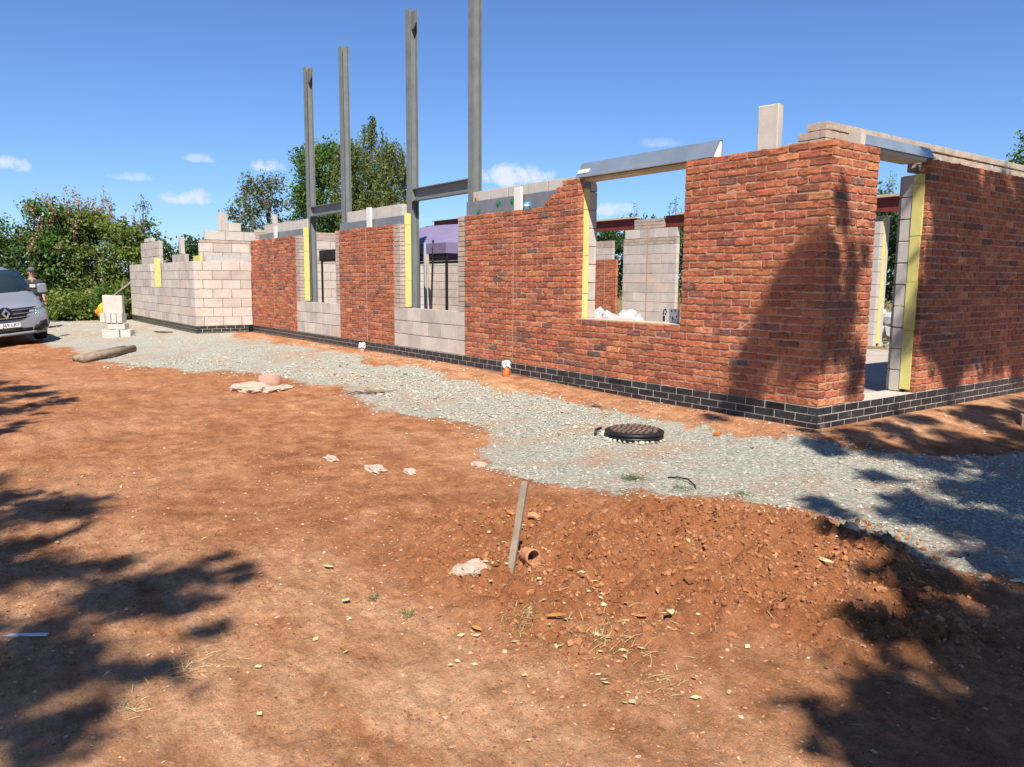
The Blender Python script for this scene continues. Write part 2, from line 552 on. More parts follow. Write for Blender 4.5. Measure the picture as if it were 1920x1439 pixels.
def ground_mat():
    m, nt, b = new_mat('red_earth_and_gravel')
    b.inputs['Roughness'].default_value = .95
    b.inputs['Specular IOR Level'].default_value = .12
    A = lambda n: nd(nt, 'ShaderNodeAttribute', attribute_name=n).outputs['Fac']
    big = noise(nt, .8, 5, .6)
    mid = noise(nt, 4.5, 6, .62)
    fine = noise(nt, 38, 6, .7)
    soil = ramp(nt, mid, [(.28, (.32, .132, .056)), (.44, (.415, .178, .080)), (.56, (.50, .228, .108)), (.74, (.63, .335, .18))])
    soil = mixc(nt, .55, soil, ramp(nt, big, [(.3, (.78, .70, .66)), (.55, (1.0, 1.0, 1.0)), (.75, (1.2, 1.3, 1.4))]), 'MULTIPLY')
    # dust worn pale where feet and wheels pass
    mpd = nd(nt, 'ShaderNodeMapping')
    mpd.inputs['Rotation'].default_value = (0, 0, -.9)
    mpd.inputs['Scale'].default_value = (.45, 1.6, 1)
    nt.links.new(nd(nt, 'ShaderNodeNewGeometry').outputs['Position'], mpd.inputs['Vector'])
    dust = mth(nt, 'MULTIPLY', A('dust'), ramp(nt, noise(nt, 2.6, 7, .7, mpd.outputs[0]), [(.35, (0, 0, 0)), (.62, (1, 1, 1))]))
    soil = mixc(nt, dust, soil, (.74, .43, .25))
    streak = ramp(nt, noise(nt, 3.4, 7, .72, mpd.outputs[0]), [(.38, (.88, .86, .84)), (.52, (1, 1, 1)), (.66, (1.18, 1.21, 1.23))])
    soil = mixc(nt, .9, soil, streak, 'MULTIPLY')
    soil = mixc(nt, .8, soil, ramp(nt, noise(nt, 13, 6, .7), [(.34, (.70, .67, .64)), (.5, (1, 1, 1)), (.68, (1.16, 1.17, 1.18))]), 'MULTIPLY')  # darker speckle standing for crumb shadows, mixed into the soil colour
    fresh = mth(nt, 'MULTIPLY', A('fresh'), .65)
    soil = mixc(nt, fresh, soil, (.38, .142, .058))
    soil = mixc(nt, .75, soil, ramp(nt, fine, [(.3, (.64, .61, .58)), (.5, (1.02, 1.02, 1.02)), (.75, (1.3, 1.3, 1.3))]), 'MULTIPLY')
    soil = mixc(nt, .6, soil, ramp(nt, noise(nt, 120, 4, .7), [(.32, (.66, .62, .6)), (.5, (1, 1, 1)), (.7, (1.22, 1.22, 1.22))]), 'MULTIPLY')
    # small pale grit
    vor = nd(nt, 'ShaderNodeTexVoronoi')
    vor.inputs['Scale'].default_value = 42
    nt.links.new(nd(nt, 'ShaderNodeNewGeometry').outputs['Position'], vor.inputs['Vector'])
    sp = mth(nt, 'MULTIPLY', mth(nt, 'LESS_THAN', vor.outputs['Distance'], .24), ramp(nt, nd_sep(nt, vor.outputs['Color']), [(.80, (0, 0, 0)), (.84, (1, 1, 1))]))
    soil = mixc(nt, mth(nt, 'MULTIPLY', sp, .6), soil, (.62, .42, .31))
    # crushed stone
    v2 = nd(nt, 'ShaderNodeTexVoronoi')
    v2.inputs['Scale'].default_value = 33
    nt.links.new(nd(nt, 'ShaderNodeNewGeometry').outputs['Position'], v2.inputs['Vector'])
    gr = ramp(nt, nd_sep(nt, v2.outputs['Color']), [(0, (.44, .44, .36)), (.4, (.515, .51, .425)), (.75, (.58, .565, .48)), (1, (.53, .45, .365))])
    gr = mixc(nt, .8, gr, ramp(nt, v2.outputs['Distance'], [(.25, (1.05, 1.05, 1.05)), (.55, (.85, .85, .84)), (.75, (.6, .6, .58))]), 'MULTIPLY')  # shade in the gaps between stones, put into the colour
    gr = mixc(nt, ramp(nt, noise(nt, 1.7, 5, .6), [(.48, (0, 0, 0)), (.68, (.8, .8, .8))]), gr, (.50, .32, .22))
    gm = ramp(nt, mth(nt, 'ADD', A('gravel'), mth(nt, 'MULTIPLY', mth(nt, 'SUBTRACT', noise(nt, 14, 5, .7), .5), .9)), [(.42, (0, 0, 0)), (.6, (1, 1, 1))])
    cc = mixc(nt, gm, soil, gr)
    grass = ramp(nt, noise(nt, 3.2, 6, .7), [(.3, (.11, .12, .035)), (.5, (.27, .22, .085)), (.7, (.40, .31, .14))])
    cc = mixc(nt, A('field'), cc, grass)
    cc = mixc(nt, 1.0, cc, (ALB, ALB, ALB), 'MULTIPLY')
    nt.links.new(cc, b.inputs['Base Color'])
    h = mth(nt, 'ADD', mth(nt, 'MULTIPLY', fine, 1.0), mth(nt, 'MULTIPLY', noise(nt, 95, 5, .8), .9))
    h = mth(nt, 'ADD', h, mth(nt, 'MULTIPLY', mth(nt, 'MULTIPLY', v2.outputs['Distance'], gm), -.9))
    bump(nt, b, h, 1.0, .018)
    return m


def nd_sep(nt, colr):
    s = nd(nt, 'ShaderNodeSeparateColor')
    nt.links.new(colr, s.inputs[0])
    return s.outputs[0]


M = {
    'brick': brick_mat('handmade_red_brick', False),
    'brick_j': brick_mat('handmade_red_brick_far', True),
    'mortar': simple('pink_lime_mortar', (.54, .315, .22), .95, var=.2, scale=20, bmp=.5),
    'mortar_pale': simple('pale_cement_mortar', (.52, .47, .40), .95, var=.15, scale=20, bmp=.4),
    'mortar_block': simple('pinkish_block_mortar', (.235, .165, .13), .95, var=.25, scale=9, bmp=.4),
    'blue': simple('blue_black_engineering_brick', (.030, .030, .034), .42, each=.35, var=.5, scale=14, bmp=.25, spec=.5, stain=((.20, .15, .12), 7, .62)),
    'block': simple('dense_concrete_block', (.60, .53, .475), .95, var=.14, scale=3.2, bmp=.55, bdist=.005, stain=((.47, .36, .29), 1.6, .6), each=.16),
    'block_light': simple('pale_concrete_block', (.56, .52, .47), .95, var=.10, scale=6, bmp=.4, bdist=.004),
    'block_dark': simple('dark_concrete_block', (.10, .10, .105), .9, var=.2, scale=8, bmp=.4),
    'strip': simple('beige_concrete_brick', (.47, .385, .315), .95, var=.22, scale=7, bmp=.5),
    'pir': simple('yellow_foam_insulation', (.72, .64, .22), .75, var=.08, scale=9, bmp=.25, stain=((.55, .45, .16), 11, .68)),
    'foil': simple('grey_foil_facing', (.26, .285, .31), .45, .35, var=.2, scale=7, bmp=.15, stain=((.5, .47, .42), 16, .68)),
    'foil_bright': simple('bright_foil_facing', (.62, .63, .62), .4, .3, var=.15, scale=15, bmp=.3),
    'white': simple('white_foam_strip', (.78, .77, .74), .8, var=.05, scale=9, bmp=.1),
    'steel': simple('grey_primer_steel', (.215, .235, .235), .55, .15, var=.14, scale=5, bmp=.1, stain=((.42, .41, .38), 9, .70)),
    'steel_dark': simple('dark_grey_steel', (.10, .11, .115), .5, .2, var=.2, scale=5, bmp=.1),
    'galv': simple('galvanised_steel', (.50, .58, .63), .36, .7, var=.12, scale=4, bmp=.06, stain=((.5, .5, .47), 6, .68)),
    'red_steel': simple('red_oxide_steel', (.21, .042, .032), .6, .1, var=.2, scale=4, bmp=.1),
    'concrete': simple('floor_concrete', (.42, .37, .32), .95, var=.2, scale=2.2, bmp=.4, stain=((.45, .30, .22), 1.1, .6)),
    'cement_lump': simple('pink_spilled_concrete', (.52, .385, .305), .95, var=.16, scale=16, bmp=.7, bdist=.008),
    'clay': simple('terracotta_pipe', (.50, .235, .12), .8, var=.25, scale=10, bmp=.3),
    'clay_dusty': simple('dusty_clay_pipe', (.46, .27, .20), .9, var=.2, scale=9, bmp=.4),
    'orange': simple('orange_plastic_pipe', (.62, .16, .045), .5, var=.15, scale=8, bmp=.05, stain=((.45, .25, .15), 9, .62)),
    'plastic_white': simple('white_plastic_sheet', (.74, .74, .76), .35, var=.1, scale=12, bmp=.5, bdist=.01),
    'bag_clear': simple('clear_plastic_bag', (.52, .49, .50), .3, var=.3, scale=16, bmp=.6, bdist=.01),
    'wood': simple('weathered_timber', (.27, .205, .145), .85, var=.3, scale=9, bmp=.4),
    'wood_grey': simple('grey_weathered_stake', (.27, .215, .155), .85, var=.25, scale=14, bmp=.4),
    'wood_dark': simple('dark_old_board', (.13, .085, .06), .9, var=.35, scale=9, bmp=.4),
    'pale_wood': simple('pale_timber', (.55, .46, .33), .8, var=.15, scale=7, bmp=.2),
    'rib': simple('dusty_brown_rib', (.19, .125, .095), .8, var=.45, scale=30, bmp=.3),
    'iron': simple('cast_iron_cover', (.045, .04, .038), .55, .2, var=.3, scale=18, bmp=.3),
    'black': simple('black_plastic', (.015, .015, .017), .45, var=.2, scale=8, bmp=.05),
    'canopy': simple('purple_canopy_cloth', (.225, .18, .31), .75, var=.06, scale=2, bmp=.12),
    'yellow_bag': simple('yellow_rubble_bag', (.80, .60, .03), .5, var=.12, scale=7, bmp=.4, bdist=.01),
    'orange_bag': simple('orange_print', (.70, .27, .03), .5, var=.12, scale=7, bmp=.3),
    'mug': simple('blue_glazed_mug', (.06, .33, .60), .2, var=.15, scale=20, bmp=0, spec=.5),
    'mug_pale': simple('pale_glaze', (.55, .68, .76), .25, var=.1, scale=20, bmp=0, spec=.5),
    'green_plastic': simple('green_clip', (.03, .25, .10), .4, var=.1, bmp=0),
    'sealant': simple('pale_joint_sealant', (.50, .31, .22), .8, var=.1, scale=20, bmp=.1),
    'bark': simple('grey_brown_bark', (.13, .10, .075), .95, var=.35, scale=9, bmp=.8, bdist=.02),
    'bark_pale': simple('pale_twig_bark', (.30, .25, .19), .95, var=.3, scale=9, bmp=.5),
    'leaf': leaf_mat('mid_green_leaves', [(0.041, 0.090, 0.017), (0.072, 0.145, 0.026), (0.123, 0.203, 0.036), (0.065, 0.123, 0.029)]),
    'leaf_dark': leaf_mat('dark_green_leaves', [(0.023, 0.055, 0.017), (0.043, 0.090, 0.023), (0.065, 0.116, 0.029)], .25),
    'leaf_lite': leaf_mat('yellow_green_leaves', [(0.102, 0.160, 0.029), (0.174, 0.232, 0.051), (0.123, 0.174, 0.043), (0.217, 0.232, 0.072)]),
    'leaf_birch': leaf_mat('olive_birch_leaves', [(0.080, 0.109, 0.032), (0.123, 0.152, 0.043), (0.174, 0.189, 0.065)], .3),
    'leaf_grey': leaf_mat('grey_green_leaves', [(0.072, 0.094, 0.051), (0.109, 0.131, 0.072), (0.145, 0.160, 0.094)], .3),
    'leaf_dry': leaf_mat('dry_brown_flower_heads', [(.30, .21, .13), (.22, .14, .085), (.38, .30, .20)], .2),
    'grass_dry': leaf_mat('dry_grass', [(.46, .36, .19), (.54, .43, .25), (.38, .29, .15), (.30, .24, .11)], .2, (1, .95, .8)),
    'grass_green': leaf_mat('green_weeds', [(.06, .12, .03), (.09, .15, .04), (.12, .17, .06)], .25),
    'fallen': leaf_mat('fallen_yellow_leaves', [(.52, .47, .22), (.58, .54, .32), (.48, .37, .17), (.60, .55, .36)], .15, (1, 1, .8)),
    'leaf_orange': simple('orange_brown_dead_leaf', (.52, .24, .075), .7, var=.2, scale=30, bmp=.3),
    'leaf_yellow': simple('pale_yellow_dead_leaf', (.62, .55, .30), .7, var=.12, scale=30, bmp=.3),
    'crumbs': crumb_mat(),
    'gravel': stone_mat('pale_green_grey_stone', [(.41, .42, .34), (.49, .49, .405), (.545, .535, .45), (.44, .42, .35), (.54, .43, .34), (.58, .57, .485)]),
    'clods': crumb_mat(),
    'pebbles': stone_mat('mixed_pebbles', [(.50, .25, .14), (.58, .36, .24), (.42, .17, .08), (.60, .44, .32), (.46, .21, .11), (.52, .28, .16)]),
    'rubble': stone_mat('white_stone_rubble', [(.55, .54, .52), (.68, .67, .65), (.42, .41, .40), (.30, .30, .31)]),
    'paint_silver': simple('silver_van_paint', (.34, .36, .41), .3, .45, var=.03, scale=2, bmp=0, spec=.5),
    'glass_dark': simple('dark_windscreen_glass', (.018, .03, .035), .06, var=.2, scale=1.5, bmp=0, spec=.7),
    'chrome': simple('bright_chrome', (.72, .72, .73), .15, .9, var=.05, bmp=0),
    'lamp': simple('headlamp_lens', (.10, .11, .125), .1, var=.4, scale=22, bmp=0, spec=.7),
    'plate': simple('white_number_plate', (.74, .74, .74), .5, var=.03, bmp=0),
    'rubber': simple('tyre_rubber', (.02, .02, .02), .85, var=.3, bmp=.2),
    'skin': simple('skin', (.50, .27, .19), .6, var=.06, scale=12, bmp=0),
    'shirt': simple('charcoal_shirt', (.055, .055, .06), .9, var=.15, scale=8, bmp=.1),
    'print': simple('pale_shirt_print', (.6, .6, .6), .9, var=.1, bmp=0),
    'shorts': simple('dark_shorts', (.04, .045, .055), .9, var=.15, scale=8, bmp=.1),
    'cap': simple('grey_cap', (.13, .135, .14), .9, var=.3, scale=30, bmp=.1),
}
M["ground"] = ground_mat()

# ------------------------------------------------------------------ the ground, one sheet to the horizon
def lines(segs):
    out = [segs[0][0]]
    for a, b, s in segs:
        n = max(1, int(round((b - a) / s)))
        out += list(a + (b - a) * (np.arange(1, n + 1) / n))
    return np.array(out)


gxs = lines([(-1500, -300, 400), (-300, -60, 60), (-60, -34, 4), (-34, -8, .16), (-8, -1.2, .05), (-1.2, 3.3, .0145), (3.3, 6, .07), (6, 12, .5), (12, 40, 4), (40, 300, 60), (300, 1500, 400)])
gys = lines([(-1500, -300, 400), (-300, -40, 60), (-40, -12, 2), (-12, -6.6, .15), (-6.6, -1.7, .0165), (-1.7, .7, .03), (.7, 8, .25), (8, 40, 1), (40, 300, 40), (300, 1500, 400)])
GX, GY = np.meshgrid(gxs, gys, indexing='ij')
GZ = ground_z(GX.ravel(), GY.ravel())
nx, ny = GX.shape
idx = np.arange(nx * ny).reshape(nx, ny)
GF = np.stack([idx[:-1, :-1], idx[1:, :-1], idx[1:, 1:], idx[:-1, 1:]], -1).reshape(-1, 4)
fx, fy = GX.ravel(), GY.ravel()
g_gravel = gravel_mask(fx, fy)
g_fresh = mound(fx, fy)
dn = fbm(fx * .8 + 3, fy * .8, 4, 91)
g_dust = np.clip(sstep(-4.0, -5.2, fy - .35 * (fx - 1.6)) * 1.0 + .45 * sstep(.5, .75, dn) + .6 * np.exp(-((dist_house(fx, fy) - .35) / .35) ** 2), 0, 1) * (1 - g_fresh)
g_field = np.maximum.reduce([sstep(8.6, 11, fy), sstep(-27.5, -30, fx), sstep(-12, -16, fy) * .8, sstep(8, 12, fx) * .7])
g_me = mesh_np('ground', np.stack([fx, fy, GZ], -1), GF, M['ground'], True, None, {'gravel': g_gravel, 'dust': g_dust, 'fresh': g_fresh, 'field': g_field})
tag(link('ground', g_me), kind='structure')


ICO = np.array([(0, 0, 1), *[(.894 * math.cos(a), .894 * math.sin(a), .447) for a in [2 * math.pi * k / 5 for k in range(5)]],
                *[(.894 * math.cos(a), .894 * math.sin(a), -.447) for a in [2 * math.pi * (k + .5) / 5 for k in range(5)]], (0, 0, -1)])
ICOF = np.array([(0, 1 + k, 1 + (k + 1) % 5) for k in range(5)] + [(1 + k, 6 + k, 1 + (k + 1) % 5) for k in range(5)] +
                [(1 + (k + 1) % 5, 6 + k, 6 + (k + 1) % 5) for k in range(5)] + [(11, 6 + (k + 1) % 5, 6 + k) for k in range(5)])
BIP = np.array([(0, 0, .8)] + [(math.cos(a), math.sin(a), .1) for a in [2 * math.pi * k / 5 for k in range(5)]] + [(0, 0, -.8)])
BIPF = np.array([(0, 1 + k, 1 + (k + 1) % 5) for k in range(5)] + [(6, 1 + (k + 1) % 5, 1 + k) for k in range(5)])


def stones(P, size, base, faces, flat=(.45, .85), jit=.28, rng=RNG):
    n, nv = len(P), len(base)
    V = np.repeat(base[None], n, 0) * (1 + rng.uniform(-jit, jit, (n, nv, 1)))
    V = V + rng.uniform(-jit * .5, jit * .5, V.shape)
    sc = np.stack([rng.uniform(.75, 1.3, n), rng.uniform(.6, 1.0, n), rng.uniform(*flat, n)], -1) * size[:, None]
    V = V * sc[:, None, :]
    a, t = rng.uniform(0, 6.283, n), rng.uniform(-.5, .5, n)
    c, s = np.cos(t)[:, None], np.sin(t)[:, None]
    V = np.stack([V[..., 0] * c + V[..., 2] * s, V[..., 1], -V[..., 0] * s + V[..., 2] * c], -1)
    c, s = np.cos(a)[:, None], np.sin(a)[:, None]
    V = np.stack([V[..., 0] * c - V[..., 1] * s, V[..., 0] * s + V[..., 1] * c, V[..., 2]], -1)
    V = V + P[:, None, :]
    F = faces[None] + (np.arange(n) * nv)[:, None, None]
    return V.reshape(-1, 3), F.reshape(-1, 3)


def scatter(n, x0, x1, y0, y1, weight, near=None):
    x, y = RNG.uniform(x0, x1, n), RNG.uniform(y0, y1, n)
    w = weight(x, y)
    if near:
        d = np.hypot(x - CAM.x, y - CAM.y)
        w = w * np.clip((near / d) ** 1.5, 0, 1)
    k = RNG.uniform(0, 1, n) < w
    x, y = x[k], y[k]
    return x, y


x, y = scatter(190000, -12, 4.2, -4.2, 3.5, lambda x, y: np.clip(np.maximum(gravel_mask(x, y), .30 * sstep(1.0, .5, dist_house(x, y)) * sstep(.45, .6, fbm(x * 3, y * 3, 3, 67))), 0, 1) * (.25 + .75 * sstep(.62, .42, fbm(x * 1.3 + 4, y * 1.3, 4, 66))) * (dist_house(x, y) > .06), 5.0)
s = (.0045 + .013 * RNG.uniform(0, 1, len(x)) ** 1.8) * np.where(RNG.uniform(0, 1, len(x)) < .02, 1.9, 1) * np.clip(np.hypot(x - CAM.x, y - CAM.y) / 7, .9, 1.5)
V, F = stones(np.stack([x, y, ground_z(x, y) + s * .15], -1), s, BIP, BIPF)
tag(link('gravel', mesh_np('gravel', V, F, M['gravel'])), 'loose pale green grey crushed stone strewn along the house', 'gravel', kind='stuff')

# crumbs of the same earth, thickest near the camera
x, y = scatter(330000, -5, 3.4, -6.6, -1.2, lambda x, y: (1 - gravel_mask(x, y)) * (.12 + .88 * sstep(.38, .66, fbm(x * 1.5, y * 1.5, 4, 44))) * .55, 2.2)
s = .0016 + .0065 * RNG.uniform(0, 1, len(x)) ** 3
V, F = stones(np.stack([x, y, ground_z(x, y) + s * .2], -1), s, BIP, BIPF, (.6, 1), .35)
tag(link('earth_crumbs', mesh_np('earth_crumbs', V, F, M['crumbs'])), 'fine crumbs of red earth over the trodden ground', 'earth', kind='stuff')
x, y = scatter(2600, -.6, 3.0, -5.0, -1.9, lambda x, y: mound(x, y) ** 1.5 * .5)
s = .010 + .024 * RNG.uniform(0, 1, len(x)) ** 2.5
V, F = stones(np.stack([x, y, ground_z(x, y) - s * .2], -1), s, ICO, ICOF, (.55, .9), .24)
tag(link('large_clods', mesh_np('large_clods', V, F, M['crumbs'])), 'larger half buried clods on the freshly dug mound', 'earth', kind='stuff')

x, y = scatter(60000, -1.2, 3.4, -5.6, -1.5, lambda x, y: mound(x, y) ** 1.1 * (.25 + .6 * sstep(.4, .65, fbm(x * 2.3, y * 2.3, 3, 61))))
s = .003 + .015 * RNG.uniform(0, 1, len(x)) ** 3.5
V, F = stones(np.stack([x, y, ground_z(x, y) + s * .1], -1), s, ICO, ICOF, (.6, 1.0), .34)
tag(link('earth_clods', mesh_np('earth_clods', V, F, M['clods'])), 'crumbled red earth clods over the freshly dug mound', 'earth', kind='stuff')

x, y = scatter(130000, -9, 3.6, -7.2, -.1, lambda x, y: (1 - gravel_mask(x, y)) * (1 - .7 * mound(x, y)) * (.10 + .45 * sstep(.42, .7, fbm(x * .9, y * .9, 3, 55)) + .9 * np.exp(-((dist_house(x, y) - .35) / .3) ** 2)), 3.6)
s = .002 + .012 * RNG.uniform(0, 1, len(x)) ** 5
V, F = stones(np.stack([x, y, ground_z(x, y) + s * .1], -1), s, BIP, BIPF)
tag(link('pebbles', mesh_np('pebbles', V, F, M['pebbles'])), 'small pebbles and crumbs scattered on the red earth', 'pebbles', kind='stuff')

# ------------------------------------------------------------------ masonry
PITCH_Z = .0746          # brick course
BL_H = PITCH_Z * 3       # block course


def unit_mesh(name, L, D, H, mat, seed, amp=.004, edge=.006, grid=True):
    """one brick or block, centred; the face looks along -Y"""
    rg = np.random.default_rng(seed)
    if grid:
        xs = np.array([-.5, -.5 + edge / L, -.22, .05, .27, .5 - edge / L, .5]) * L
        ysn = np.array([-.5, -.5 + edge / D, .5]) * D
        zs = np.array([-.5, -.5 + edge / H, 0, .5 - edge / H, .5]) * H
    else:
        xs, ysn, zs = np.array([-.5, .5]) * L, np.array([-.5, .5]) * D, np.array([-.5, .5]) * H
    key, V, F = {}, [], []

    def vid(i, j, k):
        if (i, j, k) not in key:
            key[i, j, k] = len(V)
            V.append([xs[i], ysn[j], zs[k]])
        return key[i, j, k]
    a, b, c = len(xs) - 1, len(ysn) - 1, len(zs) - 1
    for i in range(a):
        for k in range(c):
            F.append((vid(i, 0, k), vid(i + 1, 0, k), vid(i + 1, 0, k + 1), vid(i, 0, k + 1)))
            F.append((vid(i, b, k), vid(i, b, k + 1), vid(i + 1, b, k + 1), vid(i + 1, b, k)))
        for j in range(b):
            F.append((vid(i, j, 0), vid(i, j + 1, 0), vid(i + 1, j + 1, 0), vid(i + 1, j, 0)))
            F.append((vid(i, j, c), vid(i + 1, j, c), vid(i + 1, j + 1, c), vid(i, j + 1, c)))
    for j in range(b):
        for k in range(c):
            F.append((vid(0, j, k), vid(0, j, k + 1), vid(0, j + 1, k + 1), vid(0, j + 1, k)))
            F.append((vid(a, j, k), vid(a, j + 1, k), vid(a, j + 1, k + 1), vid(a, j, k + 1)))
    V = np.array(V)
    if grid:
        on = [(np.abs(np.abs(V[:, q]) - (L, D, H)[q] / 2) < 1e-6) for q in range(3)]
        cnt = on[0].astype(int) + on[1] + on[2]
        V *= 1 - (cnt >= 2)[:, None] * np.array([edge * .55 / L, edge * .55 / D, edge * .8 / H]) * 2
        V += rg.normal(0, amp, V.shape) * np.array([1.3, .55, 1.45])
    me = mesh_np(name, V, F, mat, smooth=False)
    return me


BR_L, BR_D, BR_H = .211, .1025, .0600
BRICKS = [unit_mesh('brick', BR_L, BR_D, BR_H, M['brick'], 100 + i, .0026, .006) for i in range(22)]
BLUES = [unit_mesh('engineering_brick', .215, .1025, .0655, M['blue'], 200 + i, .0003, .0015) for i in range(4)]
BLOCKS = [unit_mesh('block', .44, .10, BL_H - .011, M['block'], 300 + i, .0008, .003) for i in range(6)]
BLOCKS_L = [unit_mesh('block', .44, .10, BL_H - .011, M['block_light'], 320 + i, .0008, .003) for i in range(4)]
STRIPS = [unit_mesh('concrete_brick', .215, .10, .065, M['strip'], 340 + i, .0008, .002) for i in range(4)]
for lst in (BRICKS, BLUES, BLOCKS, BLOCKS_L, STRIPS):
    for me in lst[1:]:
        pass

PAL = [((.375, .128, .066), 46), ((.325, .110, .060), 25), ((.43, .158, .078), 14), ((.265, .100, .062), 10), ((.20, .092, .070), 3), ((.15, .10, .09), 1), ((.48, .20, .10), 3)]
PALW = np.array([w for _, w in PAL], float) / sum(w for _, w in PAL)


def brick_col(rg):
    c = np.array(PAL[rg.choice(len(PAL), p=PALW)][0]) * rg.uniform(.82, 1.18)
    return np.append(np.clip(c * rg.uniform(.93, 1.07, 3), 0, 1), 1.0)


class Frame:
    """a vertical face: origin, direction along it (angle), outward normal = that direction turned right"""
    def __init__(self, ox, oy, ang):
        self.o = np.array([ox, oy, 0.0])
        self.a = ang
        self.u = np.array([math.cos(ang), math.sin(ang), 0])
        self.n = np.array([math.sin(ang), -math.cos(ang), 0])

    def p(self, u, inset, z):
        return self.o + self.u * u - self.n * inset + np.array([0, 0, z])


def spans(u0, u1, mod, gap, off, sliver=.045):
    """pieces laid from a running bond whose joints sit at off + k*mod"""
    k = math.floor((u0 - off) / mod)
    out = []
    while off + k * mod < u1 - 1e-6:
        a, b = max(u0, off + k * mod), min(u1, off + (k + 1) * mod)
        if b - a > .004: out.append([a, b])
        k += 1
    if len(out) > 1 and out[0][1] - out[0][0] < sliver: out[1][0] = out[0][0]; out.pop(0)
    if len(out) > 1 and out[-1][1] - out[-1][0] < sliver: out[-2][1] = out[-1][1]; out.pop()
    return [(a + (gap / 2 if a > u0 + 1e-6 else 0), b - (gap / 2 if b < u1 - 1e-6 else 0)) for a, b in out]


def lay(part, fr, rows, variants, dims, name, rg, coloured=False, inset=0.0, single=lambda u, r: True, rough=.002, far_mat=None, far_name=None):
    """rows: list of (z centre, [(u0,u1), ...]).  Single pieces become children of part; the others ONE stuff child."""
    L, D, H = dims
    VV, FF, CC, nb = [], [], [], 0
    ca, sa = math.cos(fr.a), math.sin(fr.a)
    for r, (zc, segs) in enumerate(rows):
        for a, b in segs:
            me = variants[rg.integers(len(variants))]
            sx = (b - a) / L
            uc = (a + b) / 2
            pos = fr.p(uc, D / 2 + inset + rg.normal(0, rough), zc + rg.normal(0, rough * .6))
            flip = rg.integers(2)
            c = brick_col(rg) if coloured else None
            if single(uc, r):
                o = bpy.data.objects.new(name, me)
                col.objects.link(o)
                o.parent = part
                o.location = pos
                o.rotation_euler = (rg.normal(0, .008) if coloured else 0, rg.normal(0, .006) if coloured else 0, fr.a)
                o.scale = (sx if not flip else -sx, 1, 1) if False else (sx, 1, 1)
                if c is not None: o.color = c
            else:
                n = len(me.vertices)
                co = np.empty(n * 3, np.float32)
                me.vertices.foreach_get('co', co)
                co = co.reshape(-1, 3) * np.array([sx, 1, 1])
                w = np.stack([co[:, 0] * ca - co[:, 1] * sa, co[:, 0] * sa + co[:, 1] * ca, co[:, 2]], -1) + pos
                VV.append(w)
                fa = np.array([p.vertices[:] for p in me.polygons])
                FF.append(fa + nb)
                nb += n
                if c is not None: CC.append(np.repeat(c[None], n, 0))
    if VV:
        mesh = mesh_np(far_name or name + 's', np.concatenate(VV), np.concatenate(FF), far_mat or variants[0].materials[0], False, np.concatenate(CC) if CC else None)
        o = link(far_name or 'small_' + name + 's', mesh, part)
        o['kind'] = 'stuff'


house = empty('house_shell', (-7, 3, 0))
tag(house, 'half built house shell with red brick front, grey block walls and dark plinth', 'building')
HINV = Matrix.Translation(house.location).inverted()


def part(name, mb, mat, parent=house, **kw):
    """meshes are drawn in world coordinates; keep them there under their parents"""
    o = mb.build(name, mat, None, **kw)
    o.parent = parent
    o.matrix_parent_inverse = parent.matrix_world.inverted() if parent is not house else HINV
    return o


def core(name, mat, boxes):
    mb = MB()
    for b in boxes: mb.box(*b)
    o = mb.build(name, mat)
    o.parent = house
    o.matrix_parent_inverse = HINV
    return o


FRONT = Frame(0, 0, 0.0)             # faces -Y, u = X
GABLE = Frame(0, 0, math.pi / 2)     # faces +X, u = Y
Zr = lambda r: (r + .5) * PITCH_Z


def bond_front(r, u0, u1):
    """front bond; joints measured from the corner at X = 0"""
    off = -.1125 if r % 2 == 0 else 0.0
    return spans(u0, u1, .225, .0105, off)


def wall_rows(r0, r1, rng):
    return [(Zr(r), bond_front(r, *rng(r))) for r in range(r0, r1) if rng(r)]


rgb = np.random.default_rng(5)
DIM = (BR_L, BR_D, BR_H)
MI = .0075           # mortar set back behind the brick face

# -- left pier A (bricks a few pixels long: joined)
pA = core('brick_pier', M['mortar'], [(-15.70, -12.735, MI, .1, 0, 28 * PITCH_Z - .012)])
pA['label'] = 'red brick pier beside the block wing, farthest from the corner'
lay(pA, FRONT, wall_rows(0, 28, lambda r: (-15.70, -12.73)), BRICKS, DIM, 'brick', rgb, True, single=lambda u, r: False, far_mat=M['brick_j'])
# -- pier B
pB = core('brick_pier', M['mortar'], [(-10.42, -8.185, MI, .1, 0, 28 * PITCH_Z - .012)])
pB['label'] = 'red brick pier between the two tall openings with steel posts'
lay(pB, FRONT, wall_rows(0, 28, lambda r: (-10.42, -8.18)), BRICKS, DIM, 'brick', rgb, True)
# -- pier C, stepped up to the lintel
stepC = {28: -4.01, 29: -3.91, 30: -3.79, 31: -3.67}
pC = core('brick_pier', M['mortar'], [(-5.91, -3.375, MI, .1, 0, 28 * PITCH_Z - .012)] + [(x + .005, -3.375, MI, .1, r * PITCH_Z - .012, (r + 1) * PITCH_Z - .012) for r, x in stepC.items()])
pC['label'] = 'red brick pier left of the wide window, stepped at the top'
lay(pC, FRONT, wall_rows(0, 32, lambda r: (stepC.get(r, -5.91), -3.37)), BRICKS, DIM, 'brick', rgb, True)
# -- below the window
pS = core('brick_panel', M['mortar'], [(-3.372, -1.672, MI, .1, 0, 9 * PITCH_Z - .004)])
pS['label'] = 'low red brick panel under the wide window'
lay(pS, FRONT, wall_rows(0, 9, lambda r: (-3.366, -1.674)), BRICKS, DIM, 'brick', rgb, True)
